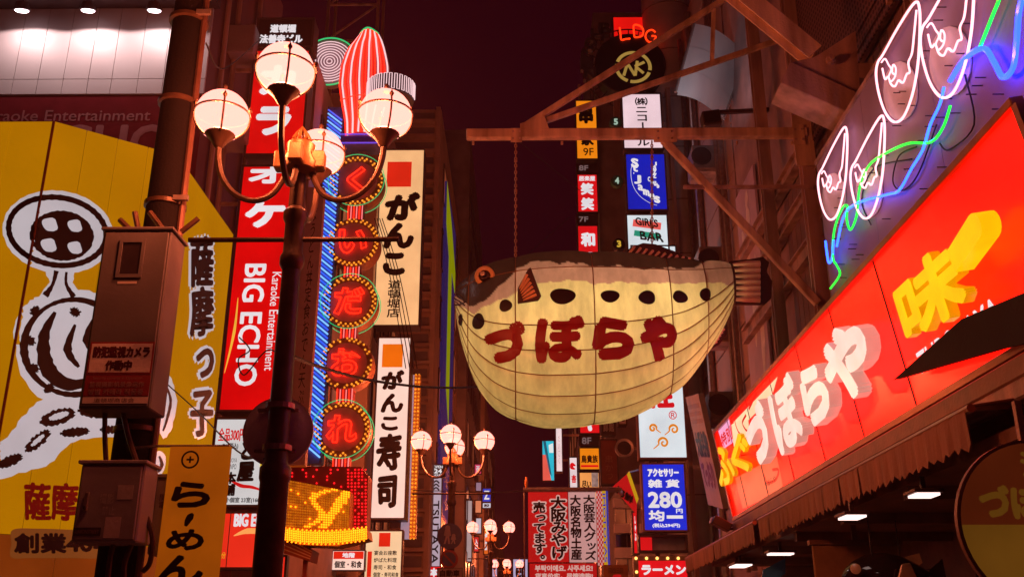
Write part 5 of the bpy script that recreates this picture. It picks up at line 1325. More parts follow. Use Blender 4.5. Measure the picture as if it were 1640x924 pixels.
for (a, b) in zip(zs_[:-1], zs_[1:]):
    zt, zl = a[0] - a[1], b[0] + b[1]; xl = xc_
    MB().box(xl - .17, xl + .17, DY + .1, DY + .4, zl - .04, zt + .04).build('link_box', mat('link_red', (.35, .05, .05), .5), sd_)
    for i in range(6): MB().tube([(xl - .16 + .064 * i, DY + .05, zl - .06), (xl - .16 + .064 * i, DY + .05, zt + .06)], .014, 5).build('neon_tube', NRW if i % 2 else NR, sd_)
zl = zs_[-1][0] - zs_[-1][1]
MB().box(xc_ - .17, xc_ + .17, DY + .1, DY + .4, zl - .55, zl + .03).build('link_box', MATS['link_red'], sd_)
for i in range(6): MB().tube([(xc_ - .16 + .064 * i, DY + .05, zl - .5), (xc_ - .16 + .064 * i, DY + .05, zl)], .014, 5).build('neon_tube', NRW if i % 2 else NR, sd_)
for z, r in zs_: MB().beam((-4.72, DY + .25, z), (xc_ - r, DY + .25, z), .08).build('bracket', BROWNSTEEL, sd_)

# striped neon column and ring disc on the roof (plain shapes)
cs = thing('striped_neon_column', 'bulging red and white striped neon column above the round discs', 'sign', PY(580, 238, DY))
LE = [(52, 580), (64, 570), (80, 556), (105, 546), (135, 542), (165, 546), (195, 552), (224, 553)]; RE = [(52, 604), (64, 612), (80, 618), (105, 624), (135, 625), (165, 622), (195, 612), (224, 606)]
def cpt(s, t, yo=0.0):
    py = 52 + (224 - 52) * t; a = np.interp(py, [p[0] for p in LE], [p[1] for p in LE]); b = np.interp(py, [p[0] for p in RE], [p[1] for p in RE])
    p = PY(a + (b - a) * s, py, DY); p.y += yo - .25 * math.sin(math.pi * s); return p
nv, nu = 24, 14
vs = [cpt(i / nu, j / nv, .05) for j in range(nv + 1) for i in range(nu + 1)]; o = len(vs); vs += [Vector((v.x, DY + .3, v.z)) for v in vs]
fs = [(j * (nu + 1) + i, j * (nu + 1) + i + 1, (j + 1) * (nu + 1) + i + 1, (j + 1) * (nu + 1) + i) for j in range(nv) for i in range(nu)]
fs += [tuple(k + o for k in reversed(f)) for f in fs]
MB().add(vs, fs).build('backing', mat('column_backing', (.42, .10, .10), .5), cs, smooth=True)
NSW = neon('neon_soft_white', (255, 210, 214), 1.05)
for i in range(17):
    MB().tube([cpt((i + .3) / 17, .03 + .94 * j / 16) for j in range(17)], .018 if i % 3 == 0 else .022, 5).build('neon_tube', NSW if i % 3 == 1 else NR, cs)
MB().tube([cpt(i / 12, .02, -.03) for i in range(13)], .02, 5).build('neon_tube', NG, cs); MB().tube([cpt(i / 12, .64, -.03) for i in range(13)], .016, 5).build('neon_tube', NR, cs)
NPU = neon('neon_purple', (90, 70, 220), 1.0)
p0, p1 = PY(548, 240, DY), PY(612, 226, DY)
MB().box(p0.x, p1.x, DY - .3, DY + .3, p0.z, p1.z).build('base', mat('purple_base', (.14, .10, .4), .5), cs, bevel=.03)
MB().tube([(p0.x, DY - .33, p1.z), (p1.x, DY - .33, p1.z)], .018, 5).tube([(p0.x, DY - .33, p0.z), (p1.x, DY - .33, p0.z)], .018, 5).build('neon_tube', NPU, cs)
MB().box((p0.x + p1.x) / 2 - .1, (p0.x + p1.x) / 2 + .1, DY + .1, DY + .3, zs_[0][0] + zs_[0][1] - .05, p0.z).build('support', BROWNSTEEL, cs)
C = PY(528, 100, DY + .3); f = (C - CAM).dot(FWD); r = 42 / FPX * f
rd2 = thing('ring_disc_sign', 'round disc of white neon rings with green rim left of the striped column', 'sign', C)
MB().lathe([(r, 0), (r, .2)], C, (0, 1, 0), 36).build('disc', mat('disc_grey', (.4, .3, .34), .5), rd2, smooth=True)
for k in range(8):
    q = r * (.1 + .11 * k); MB().tube([C + Vector((q * math.cos(2 * math.pi * i / 36), -.04, q * math.sin(2 * math.pi * i / 36))) for i in range(36)], .012, 5, closed=True).build('neon_tube', NSW, rd2)
for (a0, a1) in ((20, 160), (200, 340)): MB().tube([C + Vector((r * 1.03 * math.cos(R(a0 + (a1 - a0) * i / 24)), -.04, r * 1.03 * math.sin(R(a0 + (a1 - a0) * i / 24)))) for i in range(25)], .02, 5).build('neon_tube', NG, rd2)
MB().beam(C + Vector((0, .15, 0)), (C.x - .3, 21.4, 14.4), .1).build('support', BROWNSTEEL, rd2)
C = PY(626, 150, DY - .3); f = (C - CAM).dot(FWD)
dr = thing('zigzag_drum_sign', 'half round drum sign outlined with white zigzag neon right of the column', 'sign', PY(626, 172, DY))
rw, hh = 37 / FPX * f, 30 / FPX * f
MB().lathe([(rw, -hh / 2), (rw, hh / 2)], C, (0, 0, 1), 28).build('drum', mat('drum_dark', (.06, .04, .05), .5), dr, smooth=True)
pts = []
for i in range(30):
    a = math.pi + math.pi * i / 29
    z0, z1 = (hh * .48, -hh * .42) if i % 2 == 0 else (-hh * .42, hh * .48)
    for z in (z0, z1): pts.append(C + Vector((rw * 1.04 * math.cos(a), rw * 1.04 * math.sin(a), z)))
MB().tube(pts, .011, 4).build('neon_tube', NSW, dr)
MB().beam(C + Vector((-rw, .1, 0)), C + Vector((-rw - .3, .3, 0)), .08).build('support', BROWNSTEEL, dr)
rt = thing('roof_truss', 'dim steel lattice on the roof behind the striped column', 'truss', (-4.4, 22.4, 14.4))
for k, (x, y) in enumerate(((-5.0, 22), (-5.0, 22.9), (-3.7, 22), (-3.7, 22.9))): MB().beam((x, y, 14.4 if x < -4.7 else 15.2), (x, y, 18.6), .07).build('post', BROWNSTEEL, rt)
for z in (15.2, 16.3, 17.4, 18.5):
    MB().beam((-5, 22, z), (-3.7, 22, z), .05).build('rail', BROWNSTEEL, rt)
    if z < 18: MB().beam((-5, 22, z), (-3.7, 22, z + 1.1), .04).build('diagonal', BROWNSTEEL, rt)

# bulb marquee
mq = thing('bulb_marquee', 'gold and red marquee covered in small bulbs below the neon discs', 'marquee', PY(510, 870, 19.2))
MQ = mat('marquee_gold', (.75, .42, .10), .45, var=.2); MQR = mat('marquee_red', (.30, .03, .03), .5, var=.2)
BGO = glow('bulb_amber', (255, 160, 20), 2.2, var=.2, scale=9, red=1.6); BRD = glow('bulb_red', (255, 24, 30), 1.8, var=.3, sample=False, scale=9); BOFF = glow('bulb_dim', (200, 110, 14), .9, var=.5, sample=False, scale=9)
gp = [PY(430, 762, 19.0), PY(561, 787, 19.0), PY(559, 847, 19.0), PY(430, 843, 19.0)]
MB().prism(gp, (0, .5, 0)).build('gold_box', MQ, mq)
rp_ = [PY(455, 746, 19.6), PY(578, 747, 19.6), PY(590, 762, 19.6), PY(586, 860, 19.6), PY(455, 860, 19.6)]
MB().prism(rp_, (0, .5, 0)).build('red_box', MQR, mq)
lit, off, red = MB(), MB(), MB()
def bulb(mb, p, ax=(0, -1, 0), s=1.0): mb.lathe([(0, .035 * s), (.02 * s, .02 * s), (.014 * s, -.005)], p, ax, 6)
for i in range(34):
    for j in range(17):
        u, v = (i + .5) / 34, (j + .5) / 17
        p = gp[0] + (gp[1] - gp[0]) * u; q = gp[3] + (gp[2] - gp[3]) * u; P = p + (q - p) * v + Vector((0, -.004, 0))
        on = abs((u - .86) + (v - .4) * .3) < .06 or abs((u - .62) * .8 + (v - .5) * .35 + .12 * math.sin(v * 6)) < .035 or (v < .18 and u < .25) or (u < .12 and v > .2 and random.random() < .4) or random.random() < .03
        bulb(lit if on else off, P)
for i in range(24):
    for j in range(20):
        P = PY(457 + i * 5.6, 752 + j * 5.4, 19.59)
        if i * 5.6 + 457 > 586: continue
        if (i > 17 and random.random() < .75) or random.random() < .13: bulb(red, P)
und = MB()
for i in range(42):
    for j in range(6):
        P = PY(447 + i * 3.4, 846 + j * 3.6 + 6 * math.sin(i / 41 * math.pi) - (3 if i % 2 else 0), 18.98 - .06 * j); bulb(und, P, (0, -.7, -.7), .95)
lit.build('lit_bulbs', BGO, mq, kind='stuff'); off.build('unlit_bulbs', BOFF, mq, kind='stuff'); red.build('red_bulbs', BRD, mq, kind='stuff'); und.build('under_bulbs', BGO, mq, kind='stuff')
MB().prism([PY(440, 843, 18.98), PY(588, 848, 18.98), PY(590, 862, 18.98), PY(540, 874, 18.98), PY(480, 872, 18.98), PY(440, 856, 18.98)], (0, .6, 0)).build('underside', MQ, mq)
MB().beam((-4.72, 19.5, gp[0].z - .3), (gp[0].x, 19.3, gp[0].z - .3), .1).build('bracket', BROWNSTEEL, mq); MB().box(-6.0, -5.3, 19.45, 20.0, gp[0].z - .9, gp[0].z - .2).build('wall_mount', BROWNSTEEL, mq)
ra = thing('red_canopy', 'small red striped canopy under the bulb marquee', 'canopy', PY(470, 900, 19.3))
q = [PY(440, 846, 19.2), PY(500, 880, 19.2), PY(496, 898, 19.2), PY(440, 880, 19.2)]; MB().prism(q, (0, .7, 0)).build('cover', mat('canopy_red', (.34, .04, .04), .5), ra)
for k in range(4):
    a = q[0] + (q[3] - q[0]) * (.15 + .22 * k); b = q[1] + (q[2] - q[1]) * (.15 + .22 * k); MB().beam(a + Vector((0, -.01, 0)), b + Vector((0, -.01, 0)), .02).build('stripe', mat('canopy_stripe', (.6, .3, .26), .5), ra)
for px in (444, 490): p = PY(px, 890, 19.5); MB().beam(p, (p.x, 19.5, 0), .08).build('post', mat('red_post', (.4, .05, .04), .5), ra)
# lantern-red doorway light
th, fr = lightbox('doorway_sign', 'bright red upright doorway panel under the marquee', 'sign', 444, 458, 888, 960, 19.8, glow('lit_doorway', (240, 40, 24), 1.0), depth=.2)

# ================================================================== sushi restaurant signs
GY = 27.0
gb = building('sushi_building', 'brown building behind the two tall sushi signs', -12, -4.2, 26.6, 32.6, 17.5, WALLB)
windows(gb, -4.199, 1, (27.8, 29.5, 31.2), [4.5, 7.2, 9.9, 12.6], 1.1, 1.5, .4)
GF = glow('sushi_cream', (250, 190, 130), .95, var=.14); GF2 = glow('sushi_white', (246, 212, 196), 1.0, var=.1)
LOGO = glow('logo_red', (226, 40, 18), .9, sample=False); LOGO2 = glow('logo_orange', (236, 110, 10), .95, sample=False)
th, fr = lightbox('sushi_sign', 'upper tall cream sign with thick black brush letters and plain red square', 'sign', 604, 676, 240, 522, GY, GF, depth=.6, rim=.03, wallx=-4.2)
rect(th, fr, .14, .07, .72, .22, LOGO, 'red_square')
KB = mat('brush_ink', (.02, .006, .006), .6, bump=0)
for (c, u0, v0, u1, v1, b) in (('が', .12, .25, .96, .42, .075), ('ん', .12, .43, .84, .58, .07), ('こ', .14, .60, .66, .73, .09)): text(th, fr, c, u0, v0, u1, v1, KB, bold=b, shear=.12, jit=.03)
text(th, fr, '道頓堀店', .28, .755, .58, .96, KB, bold=.02, vertical=True)
th, fr = lightbox('sushi_sign', 'lower tall white sign with black brush letters and plain orange square', 'sign', 598, 655, 539, 832, GY - .5, GF2, depth=.6, rim=.05, wallx=-4.2)
rect(th, fr, .12, .035, .78, .17, LOGO2, 'orange_square')
for (c, u0, v0, u1, v1, b) in (('が', .12, .185, .86, .30, .07), ('ん', .14, .32, .86, .43, .065), ('こ', .18, .45, .72, .53, .08), ('寿', .06, .545, .86, .75, .04), ('司', .14, .77, .76, .95, .05)): text(th, fr, c, u0, v0, u1, v1, KB, bold=b, shear=.12, jit=.03)
bs_ = thing('gold_bulb_strip', 'vertical strip of gold bulbs on a pale panel beside the lower sushi sign', 'sign', PY(655, 862, GY + .3))
p0, p1 = PY(652, 862, GY + .2), PY(664, 600, GY + .2)
MB().box(p0.x - .18, p0.x + .04, GY + .2, GY + .4, p0.z, p1.z).build('panel', glow('pale_side', (190, 160, 180), .6, sample=False), bs_)
for k in range(2):
    mb = MB()
    for i in range(44): bulb(mb, Vector((p0.x + .09 + .09 * k, GY + .22, p0.z + (p1.z - p0.z) * i / 43)), (0, -1, 0), 1.5)
    mb.build('bulb_row', BG, bs_, kind='stuff')
MB().box(p0.x + .045, p0.x + .23, GY + .225, GY + .4, p0.z, p1.z).build('bulb_board', MQ, bs_); MB().beam((-4.2, GY + .3, p0.z + 3), (p0.x - .18, GY + .3, p0.z + 3), .08).build('bracket', BROWNSTEEL, bs_)
th, fr = lightbox('menu_sign', 'cream lit menu board with rows of black characters below the sushi sign', 'sign', 583, 645, 848, 930, GY - .4, glow('menu_cream', (240, 206, 160), .95), depth=.3, wallx=-4.2)
rect(th, fr, .36, .03, .68, .32, LOGO, 'red_square'); rect(th, fr, .06, .42, .18, .95, LOGO, 'red_tab')
for i, s in enumerate(('宴会お座敷', '炉ばた料理', '寿司・和食', '個室・寿司和食')): text(th, fr, s, .24, .40 + i * .15, .88 if i != 3 else .95, .50 + i * .15, KB, bold=.02)
th, fr = lightbox('basement_sign', 'small white sign with red header over black characters', 'sign', 531, 585, 880, 914, GY - 1.4, GF2, depth=.2, rim=.03, wallx=-4.7)
rect(th, fr, .02, .02, .98, .42, LOGO, 'red_header'); text(th, fr, '地階', .3, .08, .7, .36, WHITEL, bold=.05, lift=.008); text(th, fr, '個室・和食', .06, .52, .94, .9, KB, bold=.03)
cl = thing('conduit_bundle', 'loose bundle of thin cables running down past the upper sushi sign', 'cables', PY(640, 500, 25.5))
for k in range(4): MB().tube(catmull([PY(600 + k * 4, 350, 25.6), PY(622 + k * 5, 430, 25.5), PY(640 + k * 6, 530, 25.4), PY(650 + k * 6, 590, 25.4)], 5), .012, 4).build('cable', CABLE, cl)

# brown hotel with stacked ledges
hb = building('ledged_building', 'brown building with many stacked ledges right of the sushi signs', -12, -2.95, 33, 45, 20.6, WALLB)
i = 0; z = 3.2
while z < 20.3:
    MB().box(-4.9, -3.05, 32.72, 32.998, z, z + .12).build('ledge', WALLB, hb, bevel=.01)
    MB().box(-4.7, -3.2, 32.96, 32.999, z + .16, z + .5).build('louvre', WALLD, hb)
    z += .62; i += 1
MB().box(-3.12, -2.96, 32.70, 32.999, 0, 20.55).build('corner_fin', WALLB, hb)
windows(hb, -2.949, 1, (35.2, 37.6, 40, 42.4), [4 + 2.7 * k for k in range(6)], 1.4, 1.6, .25)
bv = thing('blue_yellow_sign', 'tall blue wall sign with acid yellow edge on the ledged building', 'sign', (-2.8, 38, 8))
ya, yb = 35.0, 40.5; zt1, zb1 = PX(716, 350, -2.85).z, PX(716, 800, -2.85).z
bfr = Frame((-2.83, ya, 18.6), (0, yb - ya, 0), (0, 0, -12.5))
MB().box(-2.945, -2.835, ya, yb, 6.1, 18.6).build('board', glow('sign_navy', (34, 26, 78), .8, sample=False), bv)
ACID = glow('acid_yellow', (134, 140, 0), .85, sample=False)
poly(bv, bfr, [(0, 0), (.5, .05), (1, .14), (1, .22), (.62, .2), (.62, .72), (.3, .62), (.3, .2), (0, .14)], ACID, 'yellow_edge'); text(bv, bfr, 'ドン・キホーテ', .35, .74, .8, .98, GREYL, vertical=True)
th, fr = lightbox('rental_shop_sign', 'tall white sign with sideways dark letters behind the middle lamp', 'sign', 687, 707, 764, 908, 34.0, glow('tsutaya_white', (190, 170, 186), .85), depth=.3, rim=.03)
text(th, fr, 'TSUTAYA', .2, .26, .85, .97, KB, bold=.03, rot=90)
ribbon(MB(), fr, [(.2, .06), (.5, .03), (.8, .06)], .05).build('chevron', KB, th); ribbon(MB(), fr, [(.2, .10), (.5, .07), (.8, .10)], .05).build('chevron', KB, th); ribbon(MB(), fr, [(.2, .14), (.5, .11), (.8, .14)], .05).build('chevron', KB, th)
MB().box(-3.6, fr.at(0, 0).x - .04, 34.1, 34.2, fr.at(0, .4).z, fr.at(0, .4).z + .1).build('bracket', BROWNSTEEL, th)
th, fr = lightbox('rental_shop_sign', 'small dark box reading OPEN 24 above the sideways lettered sign', 'sign', 690, 713, 743, 764, 34.0, BLACKP, depth=.3, rim=.02)
text(th, fr, 'OPEN', .15, .06, .85, .3, WHITEL, bold=.03); text(th, fr, '24', .2, .34, .8, .72, WHITEL, bold=.06); text(th, fr, 'HOURS', .2, .78, .8, .95, WHITEL, bold=.03)
th, fr = lightbox('book_sign', 'small red box with a white book character under the tall white sign', 'sign', 683, 707, 906, 926, 33.6, RD, depth=.2, rim=.02, wallx=-3.6); text(th, fr, '本', .2, .1, .8, .9, WHITEL, bold=.06)

# ================================================================== far street
fA = building('city_block', 'dark tall block beyond the ledged building on the left', -10, -2.55, 45.3, 62, 26.5, WALLD); windows(fA, -2.549, 1, [47 + 2.6 * i for i in range(6)], [4 + 3 * k for k in range(7)], 1.5, 1.7, .25)
fB = building('city_block', 'lower block farther down the left side of the street', -10, -2.3, 62.5, 88, 17, WALLB); windows(fB, -2.299, 1, [64 + 3.2 * i for i in range(7)], [4 + 3 * k for k in range(4)], 1.8, 1.7, .45)
fC = building('city_block', 'last low block at the end of the left side', -10, -1.9, 89, 130, 11, WALLD); windows(fC, -1.899, 1, [91 + 4 * i for i in range(9)], [4, 7], 2, 1.7, .5)
gB = building('city_block', 'dark block beyond the second column of boxes on the right', 3.4, 10, 44.5, 70, 19, WALLD); windows(gB, 3.399, -1, [46 + 3 * i for i in range(8)], [4 + 3 * k for k in range(5)], 1.6, 1.7, .4)
gC = building('city_block', 'pale low block at the far right end of the street', 3.6, 10, 71, 125, 12, WALLB); windows(gC, 3.599, -1, [73 + 4 * i for i in range(12)], [4, 7], 2, 1.7, .5)
FG_ = 'small lit signs far down the left side'
for (l, r_, t_, b_, Y, col, lab, s) in (
        (759, 772, 742, 760, 50, (206, 60, 96), 'small pink lit sign far down the left side', '又又'), (761, 772, 771, 787, 50, (150, 120, 140), 'small grey lit sign far down the left side', ''), (760, 772, 800, 822, 50, (226, 130, 90), 'small peach lit sign far down the left side', ''),
        (761, 772, 828, 855, 50, (200, 190, 200), 'small white upright lit sign far down the left side', ''), (758, 768, 858, 884, 50, (210, 40, 40), 'small red lit sign behind the third lamp', '入口'), (774, 783, 846, 888, 56, (220, 100, 30), 'narrow orange lit sign behind the third lamp', '焼肉店'),
        (772, 787, 781, 804, 62, (30, 60, 190), 'small blue lit sign far down the left side', 'Z'), (772, 787, 804, 814, 62, (200, 206, 220), 'small white lit sign directly below the blue one', '設'), (740, 757, 800, 900, 48, (170, 150, 150), 'tall dim white window sign beside the blue round road sign', ''), (742, 752, 784, 800, 47, (236, 140, 100), 'small orange lit box above the tall dim white sign', ''),
        (786, 797, 894, 924, 70, (190, 160, 190), 'small lilac lit sign near the street end', ''), (821, 846, 894, 934, 72, (176, 170, 206), 'pale lit sign with dark lettering left of the banners', 'et')):
    th, fr = lightbox('lit_sign', lab, 'sign', l, r_, t_, b_, Y, glow('far_%d_%d' % (l, t_), col, .95, sample=False), depth=.3, rim=.05, group=FG_)
    if s: text(th, fr, s, .15, .15, .85, .85, WHITEL if sum(col) < 420 else KB, bold=.04, vertical=len(s) > 1 and not s.isascii())
    x_ = fr.at(0, 0).x; MB().box(min(x_ - .06, -2.9), x_ - .052, Y + .1, Y + .2, fr.at(0, .5).z, fr.at(0, .5).z + .1).build('bracket', BROWNSTEEL, th)

# ================================================================== STREET LAMPS
gm = bpy.data.materials.new('lamp_glass'); gm.use_nodes = True
nt = gm.node_tree; N = nt.nodes; L = nt.links
for n in list(N): N.remove(n)
out = N.new('ShaderNodeOutputMaterial'); em = N.new('ShaderNodeEmission'); em.inputs[0].default_value = (1, .27, .225, 1); em.inputs[1].default_value = 3.9
tr = N.new('ShaderNodeBsdfTransparent'); tr.inputs[0].default_value = (1, .9, .8, 1); mx = N.new('ShaderNodeMixShader'); mx.inputs[0].default_value = .5
L.new(em.outputs[0], mx.inputs[1]); L.new(tr.outputs[0], mx.inputs[2]); L.new(mx.outputs[0], out.inputs[0])
gm.cycles.emission_sampling = 'NONE'
BRASS = mat('lamp_brass', (.26, .12, .04), .4, metal=.3, var=.2, scale=10)
LW = 300.0
def make_lamp(label, x, y):
    t = thing('street_lamp', label, 'street lamp', (0, 0, 0), 'globe street lamps along the street')
    MB().lathe([(.17, 0), (.17, .3), (.115, .45), (.108, 2.75), (.118, 2.78), (.118, 2.86), (.088, 2.9), (.074, 4.45)], (0, 0, 0), (0, 0, 1), 16).build('pole', LAMPIRON, t, smooth=True)
    MB().lathe([(.074, 4.45), (.10, 4.5), (.10, 4.56), (.08, 4.6), (.08, 4.86), (.10, 4.9), (.10, 4.96), (.066, 5.0), (.062, 5.3)], (0, 0, 0), (0, 0, 1), 16).build('collar', LAMPIRON, t, smooth=True)
    MB().tube([(-.86, 0, 4.72), (.86, 0, 4.72)], .022, 8).build('banner_rod', LAMPIRON, t)
    h = MB().lathe([(.075, 5.3), (.15, 5.34), (.16, 5.4), (.11, 5.5), (.12, 5.58), (.05, 5.62)], (0, 0, 0), (0, 0, 1), 16).build('hub', BRASS, t, smooth=True)
    for a in range(4):
        c, s = math.cos(a * math.pi / 2), math.sin(a * math.pi / 2)
        MB().slab((.10 * c - .06 * s, .10 * s + .06 * c, 5.35), (.11 * c, .11 * s, 0), (.12 * s, -.12 * c, 0), (0, 0, .16)).build('hub_block', BRASS, h, bevel=.012)
    mb = MB()
    for a in range(8):
        c, s = math.cos(a * math.pi / 4), math.sin(a * math.pi / 4)
        mb.tube([(0.02 * c, .02 * s, 5.58), (.075 * c, .075 * s, 5.63), (.05 * c, .05 * s, 5.68), (.0, .0, 5.76)], [.012, .018, .012, .004], 5)
    mb.build('crown_finial', BRASS, h, smooth=True)
    for a in range(4):
        c, s = math.cos(a * math.pi / 2), math.sin(a * math.pi / 2)
        def at(r, z): return Vector((r * c, r * s, z))
        arm = MB().tube(catmull([at(.10, 5.36), at(.14, 5.24), at(.22, 5.12), at(.36, 5.07), at(.52, 5.13), at(.64, 5.28), at(.69, 5.45), at(.70, 5.6)], 5), .026, 8).build('arm', LAMPIRON, t, smooth=True)
        B0 = at(.70, 5.56)
        MB().lathe([(.03, 0), (.045, .02), (.075, .07), (.115, .11), (.128, .125), (.12, .135)], B0, (0, 0, 1), 18).build('cup', LAMPIRON, arm, smooth=True)
        G = B0 + Vector((0, 0, .31)); gr = .225
        prof = [(gr * math.sin(t_), -gr * math.cos(t_)) for t_ in [R(32) + (math.pi - R(32)) * i / 15 for i in range(16)]]
        prof[-1] = (0.001, gr)
        g = MB().lathe(prof, G, (0, 0, 1), 26).build('globe', gm, arm, smooth=True)
        for k in range(4):
            b = k * math.pi / 2 + math.pi / 4 * 0 + .35
            rib = MB().tube([G + Vector(((gr + .008) * math.sin(t_) * math.cos(b), (gr + .008) * math.sin(t_) * math.sin(b), -(gr + .008) * math.cos(t_))) for t_ in [R(32) + R(74) * i / 12 for i in range(13)]], .0085, 6).build('cage_rib', LAMPIRON, arm, smooth=True)
            e = G + Vector(((gr + .01) * math.sin(R(107)) * math.cos(b), (gr + .01) * math.sin(R(107)) * math.sin(b), -(gr + .01) * math.cos(R(107))))
            MB().lathe([(.004, -.02), (.022, .015), (.012, .03), (.0, .06)], e, (0, 0, 1), 6).build('rib_tip', LAMPIRON, rib)
        MB().tube([G + Vector(((gr + .008) * math.sin(R(93)) * math.cos(b), (gr + .008) * math.sin(R(93)) * math.sin(b), -(gr + .008) * math.cos(R(93)))) for b in [2 * math.pi * i / 28 for i in range(28)]], .0085, 6, closed=True).build('cage_ring', LAMPIRON, arm)
        MB().lathe([(.03, 0), (.035, .015), (.012, .03), (.022, .05), (.02, .07), (.0, .09)], G + Vector((0, 0, gr - .005)), (0, 0, 1), 8).build('cap_finial', LAMPIRON, arm, smooth=True)
        ld = bpy.data.lights.new('globe_bulb', 'POINT'); ld.energy = LW; ld.color = (1, .22, .08); ld.shadow_soft_size = .1
        lo = bpy.data.objects.new('globe_bulb', ld); sc.collection.objects.link(lo); lo.parent = t; lo.location = G
    t.location = (x, y, 0)
    return t
L0 = make_lamp('nearest street lamp with four glowing globes on a dark post', 0, 0)
lp = PY(484, 215, 7.5)
spots = [((lp.x), 7.5, None), (PY(725, 715, 21.9).x, 21.9, 'second street lamp carrying the blue and red round road signs'), (PY(786, 848, 39).x, 39, 'third street lamp beside the souvenir banners, mid distance'), (PY(812, 906, 57).x, 57, 'farthest small street lamp low in the middle of the street')]
for i, (x, y, lab) in enumerate(spots):
    o = L0 if i == 0 else copy_tree(L0)
    o.location = (x, y, 0)
    if lab: o['label'] = lab

# convex mirror seen from behind, on the near lamp post
LX, LY = spots[0][0], 7.5
mc = PY(444, 690, LY + .14)
mir = thing('traffic_mirror', 'round traffic mirror fixed behind the nearest lamp post', 'mirror', mc)
MB().lathe([(.001, -.03), (.08, -.026), (.16, -.012), (.22, .004), (.262, .022), (.275, .02), (.275, .05), (.24, .07), (.001, .09)], mc, (0, 1, 0), 40).build('dish', mat('mirror_back', (.9, .78, .82), .35, metal=.3, var=.12), mir, smooth=True)
for dz in (.16, -.16): MB().beam(mc + Vector((-.16, -.02, dz)), mc + Vector((.16, -.02, dz)), .025).build('bracket', GALV, mir)
for dz in (.16, -.16): MB().lathe([(.108, -.02), (.112, -.02), (.112, .02), (.108, .02)], (LX, LY, mc.z + dz), (0, 0, 1), 16).build('clamp', GALV, mir)

# round road signs on the second lamp
l2 = spots[1]; C1 = PY(720, 858, l2[1] - .2); C2 = PY(719, 895, l2[1] - .2)
rs1 = thing('road_sign', 'round blue pedestrian road sign with pale adult and child figures', 'sign', C1); rs2 = thing('road_sign', 'round red no parking road sign below the blue one', 'sign', C2)
MB().lathe([(.265, 0), (.27, .005), (.27, .02), (.265, .025)], C1, (0, 1, 0), 32).build('plate', mat('road_blue', (.10, .08, .22), .4), rs1, smooth=True)
MB().lathe([(.19, 0), (.195, .005), (.195, .02), (.19, .025)], C2, (0, 1, 0), 32).build('plate', mat('road_red', (.36, .03, .04), .4), rs2, smooth=True)
MB().lathe([(.001, -.004), (.145, -.004), (.145, 0)], C2, (0, 1, 0), 28).build('blue_field', mat('road_blue2', (.08, .06, .2), .4), rs2); MB().beam(C2 + Vector((-.10, -.008, .10)), C2 + Vector((.10, -.008, -.10)), .035, .004, up=(0, 1, 0)).build('slash', MATS['road_red'], rs2)
PALEP = mat('pictogram_pale', (.5, .4, .46), .5)
q = Frame(C1 + Vector((-.27, -.004, .27)), (.54, 0, 0), (0, 0, -.54))
def pict(parent, cx, top, h, w):
    MB().lathe([(.001, -.004), (.05 * w, -.004), (.05 * w, 0)], q.at(cx, top + .07 * h), (0, 1, 0), 12).build('head_dot', PALEP, parent)
    poly(parent, q, [(cx - .09 * w, top + .16 * h), (cx + .09 * w, top + .16 * h), (cx + .12 * w, top + .52 * h), (cx + .06 * w, top + .55 * h), (cx + .1 * w, top + h), (cx + .03 * w, top + h), (cx, top + .62 * h), (cx - .07 * w, top + h), (cx - .13 * w, top + h), (cx - .06 * w, top + .55 * h), (cx - .13 * w, top + .5 * h)], PALEP, 'figure_shape')
pict(rs1, .42, .14, .66, 1.1); pict(rs1, .66, .46, .34, .8)
for c, t_ in ((C1, rs1), (C2, rs2)): MB().beam(c + Vector((0, .026, 0)), (l2[0], l2[1] - .1, c.z), .03).build('clamp', GALV, t_)
th, fr = lightbox('road_sign_plate', 'small plate with dark characters under the no parking sign', 'sign', 700, 741, 909, 926, l2[1] - .2, mat('plate_pale', (.5, .36, .34), .5), depth=.03, rim=.01); text(th, fr, '自動車', .1, .15, .9, .85, KB, bold=.04)

# ================================================================== UTILITY POLE with cabinets
UY = 8.6; UX = PY(243, 500, UY).x
up_ = thing('utility_pole', 'thick grey utility pole at the left with clamps and a conduit', 'pole', (UX, UY, 0))
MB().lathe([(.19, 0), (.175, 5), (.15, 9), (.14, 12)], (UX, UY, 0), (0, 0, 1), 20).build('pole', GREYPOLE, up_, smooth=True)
MB().tube([(UX + .20, UY - .06, 0), (UX + .19, UY - .06, 5), (UX + .17, UY - .06, 9), (UX + .165, UY - .06, 12)], .032, 8).build('conduit', mat('rust_conduit', (.14, .06, .045), .5, metal=.2), up_, smooth=True)
for z in (2.6, 3.35, 5.5, 6.6, 7.55): MB().lathe([(.185, 0), (.195, .005), (.195, .045), (.185, .05)], (UX, UY, z), (0, 0, 1), 20).build('clamp_band', LAMPIRON, up_, smooth=True)
for z in (5.52, 7.57): MB().box(UX + .12, UX + .26, UY - .16, UY - .12, z, z + .05).build('clamp_bolt', GALV, up_)
p = PY(318, 6, UY); MB().beam(p, PY(348, -12, UY), .05).build('top_bracket', GALV, up_)
BOXGREY_LIFT = mat('lightened_cabinet_paint', (.42, .35, .38), .6, var=.12, scale=3, bump=.08)  # cabinet paint lightened to offset the shade on the lower boxes
